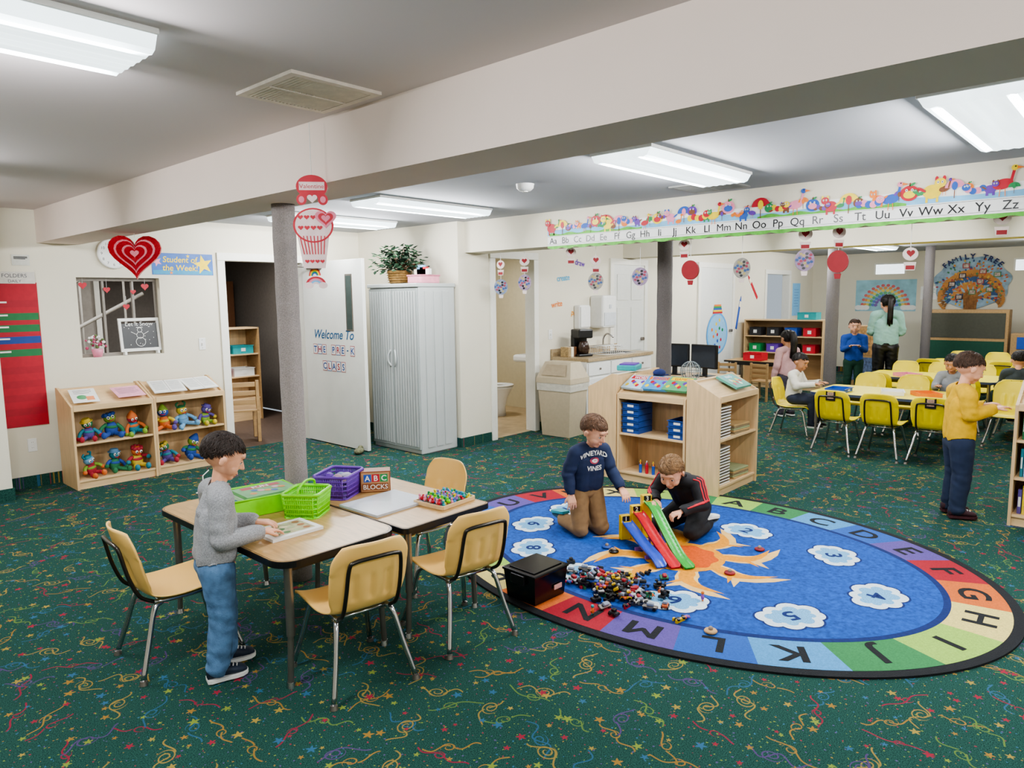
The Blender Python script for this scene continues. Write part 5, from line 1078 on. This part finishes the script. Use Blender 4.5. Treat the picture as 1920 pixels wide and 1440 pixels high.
human('young child in grey sweater and blue jeans working at the table',(1.30,2.905,.004),-14,J,(-.12,.5,0),C(GREY,JEAN,hair=mat('2c201a',.6,var=.35,ns=60),shoe=mat('1f2a3c',.6)),1.07,.0034,curl=.35,ns=1500,thick=1.06)
KH=mat('8a6c4a',.9,var=.1);
def vv(root,sm,me):
    dg=bpy.context.evaluated_depsgraph_get();c=sm['shirt'].evaluated_get(dg).to_mesh();t=BVHTree.FromPolygons([v.co.copy() for v in c.vertices],[list(p.vertices) for p in c.polygons])
    m=MB()
    def put(vs,fs,mi,off):
        out=[]
        for y,zz in vs:
            h=t.ray_cast(Vector((.6,y,zz)),Vector((-1,0,0)));out.append((h[0].x+off if h[0] else .08,y,zz))
        m.add(out,fs,mi)
    for s,z0,arc in (('VINEYARD',.575,.02),('VINES',.47,-.008)):
        vs,fs=tmesh(s,.03,0);put([(v.x*.042,z0+(v.y-.35)*.045-arc*(v.x*.042/.08)**2) for v in vs],fs,0,.003)
    for sx,sz,mi,of in ((.034,.022,1,.003),(.022,.013,0,.004),(.012,.002,1,.005)):
        put([(sx*cos(a),.522+sz*sin(a)) for a in [2*pi*i/16 for i in range(16)]],[list(range(16))],mi,of)
    ob('shirt_lettering',m.mesh('shirt_lettering',[PAPER,mat('c04058')]),root)
J=dict(pelvis=(-.04,0,.315),chest=(.0,0,.505),neck=(.03,0,.625),head=(.07,0,.72),shL=(.01,.105,.57),shR=(.01,-.105,.57),elL=(.05,.145,.44),elR=(-.01,-.15,.44),wrL=(.15,.15,.35),wrR=(.03,-.155,.32),hipL=(-.04,.055,.30),hipR=(-.04,-.055,.30),knL=(.04,.07,.055),knR=(.02,-.075,.055),anL=(-.2,.075,.065),anR=(-.2,-.08,.065))
J['toeL']=J['toeR']=(-.9,0,-.15);J['upL']=J['upR']=(-.15,0,-1)
human('child in navy long-sleeved shirt and khaki trousers kneeling on the rug',(3.75,2.74,RT),-112,J,(.40,.5,0),C(mat('1e2b4c',.85),KH,hair=mat('624632',.6,var=.35,ns=60),shoe=mat('2a5060',.6),sole=mat('3a9aa8')),1.12,.0036,extras=vv,ns=1400)
BJ=mat('1a1a1f',.7,var=.1)
J=dict(pelvis=(-.1,0,.165),chest=(.03,0,.325),neck=(.115,0,.40),head=(.18,0,.45),shL=(.065,.12,.37),shR=(.065,-.12,.37),elL=(.10,.19,.255),elR=(.10,-.19,.255),wrL=(.21,.12,.22),wrR=(.22,-.09,.25),hipL=(-.09,.06,.16),hipR=(-.09,-.06,.16),knL=(.13,.13,.06),knR=(.13,-.13,.06),anL=(-.10,.10,.055),anR=(-.10,-.10,.055),toeL=(-.95,0,-.1),toeR=(-.95,0,-.1),upL=(0,0,-1),upR=(0,0,-1))
def stripes(root,sm,me):
    dg=bpy.context.evaluated_depsgraph_get();c=sm['shirt'].evaluated_get(dg).to_mesh();t=BVHTree.FromPolygons([v.co.copy() for v in c.vertices],[list(p.vertices) for p in c.polygons])
    for q,s in (('L',1),('R',-1)):
        m=MB()
        for k in (-1,0,1):
            N_=Vector(J['neck']);S_=Vector(J['sh'+q]);E_=Vector(J['el'+q]);W_=Vector(J['wr'+q]);pts=[]
            for a_ in [N_*.3+S_*.7,S_]+[S_.lerp(E_,f) for f in (.25,.5,.75,1)]+[E_.lerp(W_,f) for f in (.25,.5,.75,.9)]:
                out=Vector((k*.4+.15,s*.8,.6)).normalized();h=t.ray_cast(a_+out*.2+Vector((k*.004,0,0)),-out);pts.append((h[0] if h[0] else a_+out*.05)+out*.001)
            m.tube(cr(pts,4),.0048,0,6)
        ob('sleeve_stripes',m.mesh('sleeve_stripes',mat('d82838')),root)
human('child in black jacket with red sleeve stripes by a toy ramp',(4.21,2.27,RT),176,J,(.25,.6,0),C(BJ,mat('1a1a1e',.8),hair=HB2,shoe=BLACK),1.12,.0036,curl=.6,extras=stripes,ns=1400)
J=stand(1.18,elL=(.01,.15,.75),elR=(.01,-.15,.75),wrL=(.16,.10,.79),wrR=(.16,-.10,.79),head=(.04,0,1.07))
human('child in yellow sweatshirt and navy trousers standing at a bookcase',(5.82,1.0,.004),-62,J,(.1,.45,0),C(mat('d8aa20',.9,var=.1),mat('1f2b44',.9),hair=HB,shoe=mat('3a1c24',.7),sole=mat('401820')),1.18,.0045,thick=1.08)
J=stand(1.22,elL=(.03,.15,.74),elR=(.03,-.15,.74),wrL=(.17,.07,.80),wrR=(.17,-.07,.80))
human('child in blue shirt standing with hands together',(11.6,3.45,.004),200,J,(0,.1,0),C(mat('2a50a0',.9),mat('1c4030',.9),hair=HB),1.22,.008,ns=300)
J=dict(pelvis=(0,0,.86),chest=(0,0,1.15),neck=(0,0,1.34),head=(.02,0,1.46),shL=(0,.15,1.28),shR=(0,-.15,1.28),elL=(.02,.2,1.04),elR=(.02,-.2,1.04),wrL=(.2,.12,1.0),wrR=(.2,-.12,1.0),hipL=(0,.08,.82),hipR=(0,-.08,.82),knL=(0,.085,.46),knR=(0,-.085,.46),anL=(-.01,.09,.075),anR=(-.01,-.09,.075))
human('adult in pale teal top and black leggings with dark ponytail',(11.3,2.93,.004),18,J,(.35,.15,0),C(mat('8cb4aa',.9),BLACK,hair=HBK),1.6,.009,hair='pony',hs=.82,thick=.92,ns=300)
J=stand(1.14)
human('small child in pink top standing near the yellow tables',(9.3,3.58,.004),60,J,(0,.3,0),C(mat('caa0a0',.9),mat('4a4450',.9),hair=HBK,skin=SKIN2),1.14,.008,hair='long',ns=300)
def sit(**o):
    J=dict(pelvis=(0,0,.43),chest=(.02,0,.62),neck=(.04,0,.74),head=(.07,0,.845),shL=(.02,.11,.70),shR=(.02,-.11,.70),elL=(.08,.15,.58),elR=(.08,-.15,.58),wrL=(.25,.09,.61),wrR=(.25,-.09,.61),hipL=(.02,.06,.43),hipR=(.02,-.06,.43),knL=(.24,.07,.42),knR=(.24,-.07,.42),anL=(.24,.07,.17),anR=(.24,-.07,.17));J.update(o);return J
human('child in white top seated at the yellow table',(8.1,3.04,.0),-88,sit(),(-.2,.4,0),C(mat('d8d4c8',.9),mat('2a3040',.9),hair=HBK,skin=SKIN2),1.08,.007,ns=300)
human('child in grey shirt seated at the yellow table',(8.9,1.62,.0),180,sit(),(0,.4,0),C(mat('8a8c90',.9),mat('2a3040',.9),hair=HBK,skin=SKIN2),1.08,.008,ns=300)
human('child in dark shirt seated at the yellow table',(9.55,1.12,.0),0,sit(),(.2,.3,0),C(mat('3c4448',.9),mat('2a3040',.9),hair=HBK),1.15,.008,ns=300)
# ---------------------------------------------------------------- camera
X=Vector((1220,176,-1330)).normalized();Y=Vector((-1470,144,-1330));Y=(Y-X*Y.dot(X)).normalized();Z=X.cross(Y)
M=Matrix((X,Y,Z)).to_4x4();M.translation=(0,0,1.6)
cd=bpy.data.cameras.new('camera');cd.sensor_fit='HORIZONTAL';cd.sensor_width=36;cd.lens=1330/1920*36;cd.clip_start=.05
co=bpy.data.objects.new('camera',cd);COL.objects.link(co);co.matrix_world=M;sc.camera=co
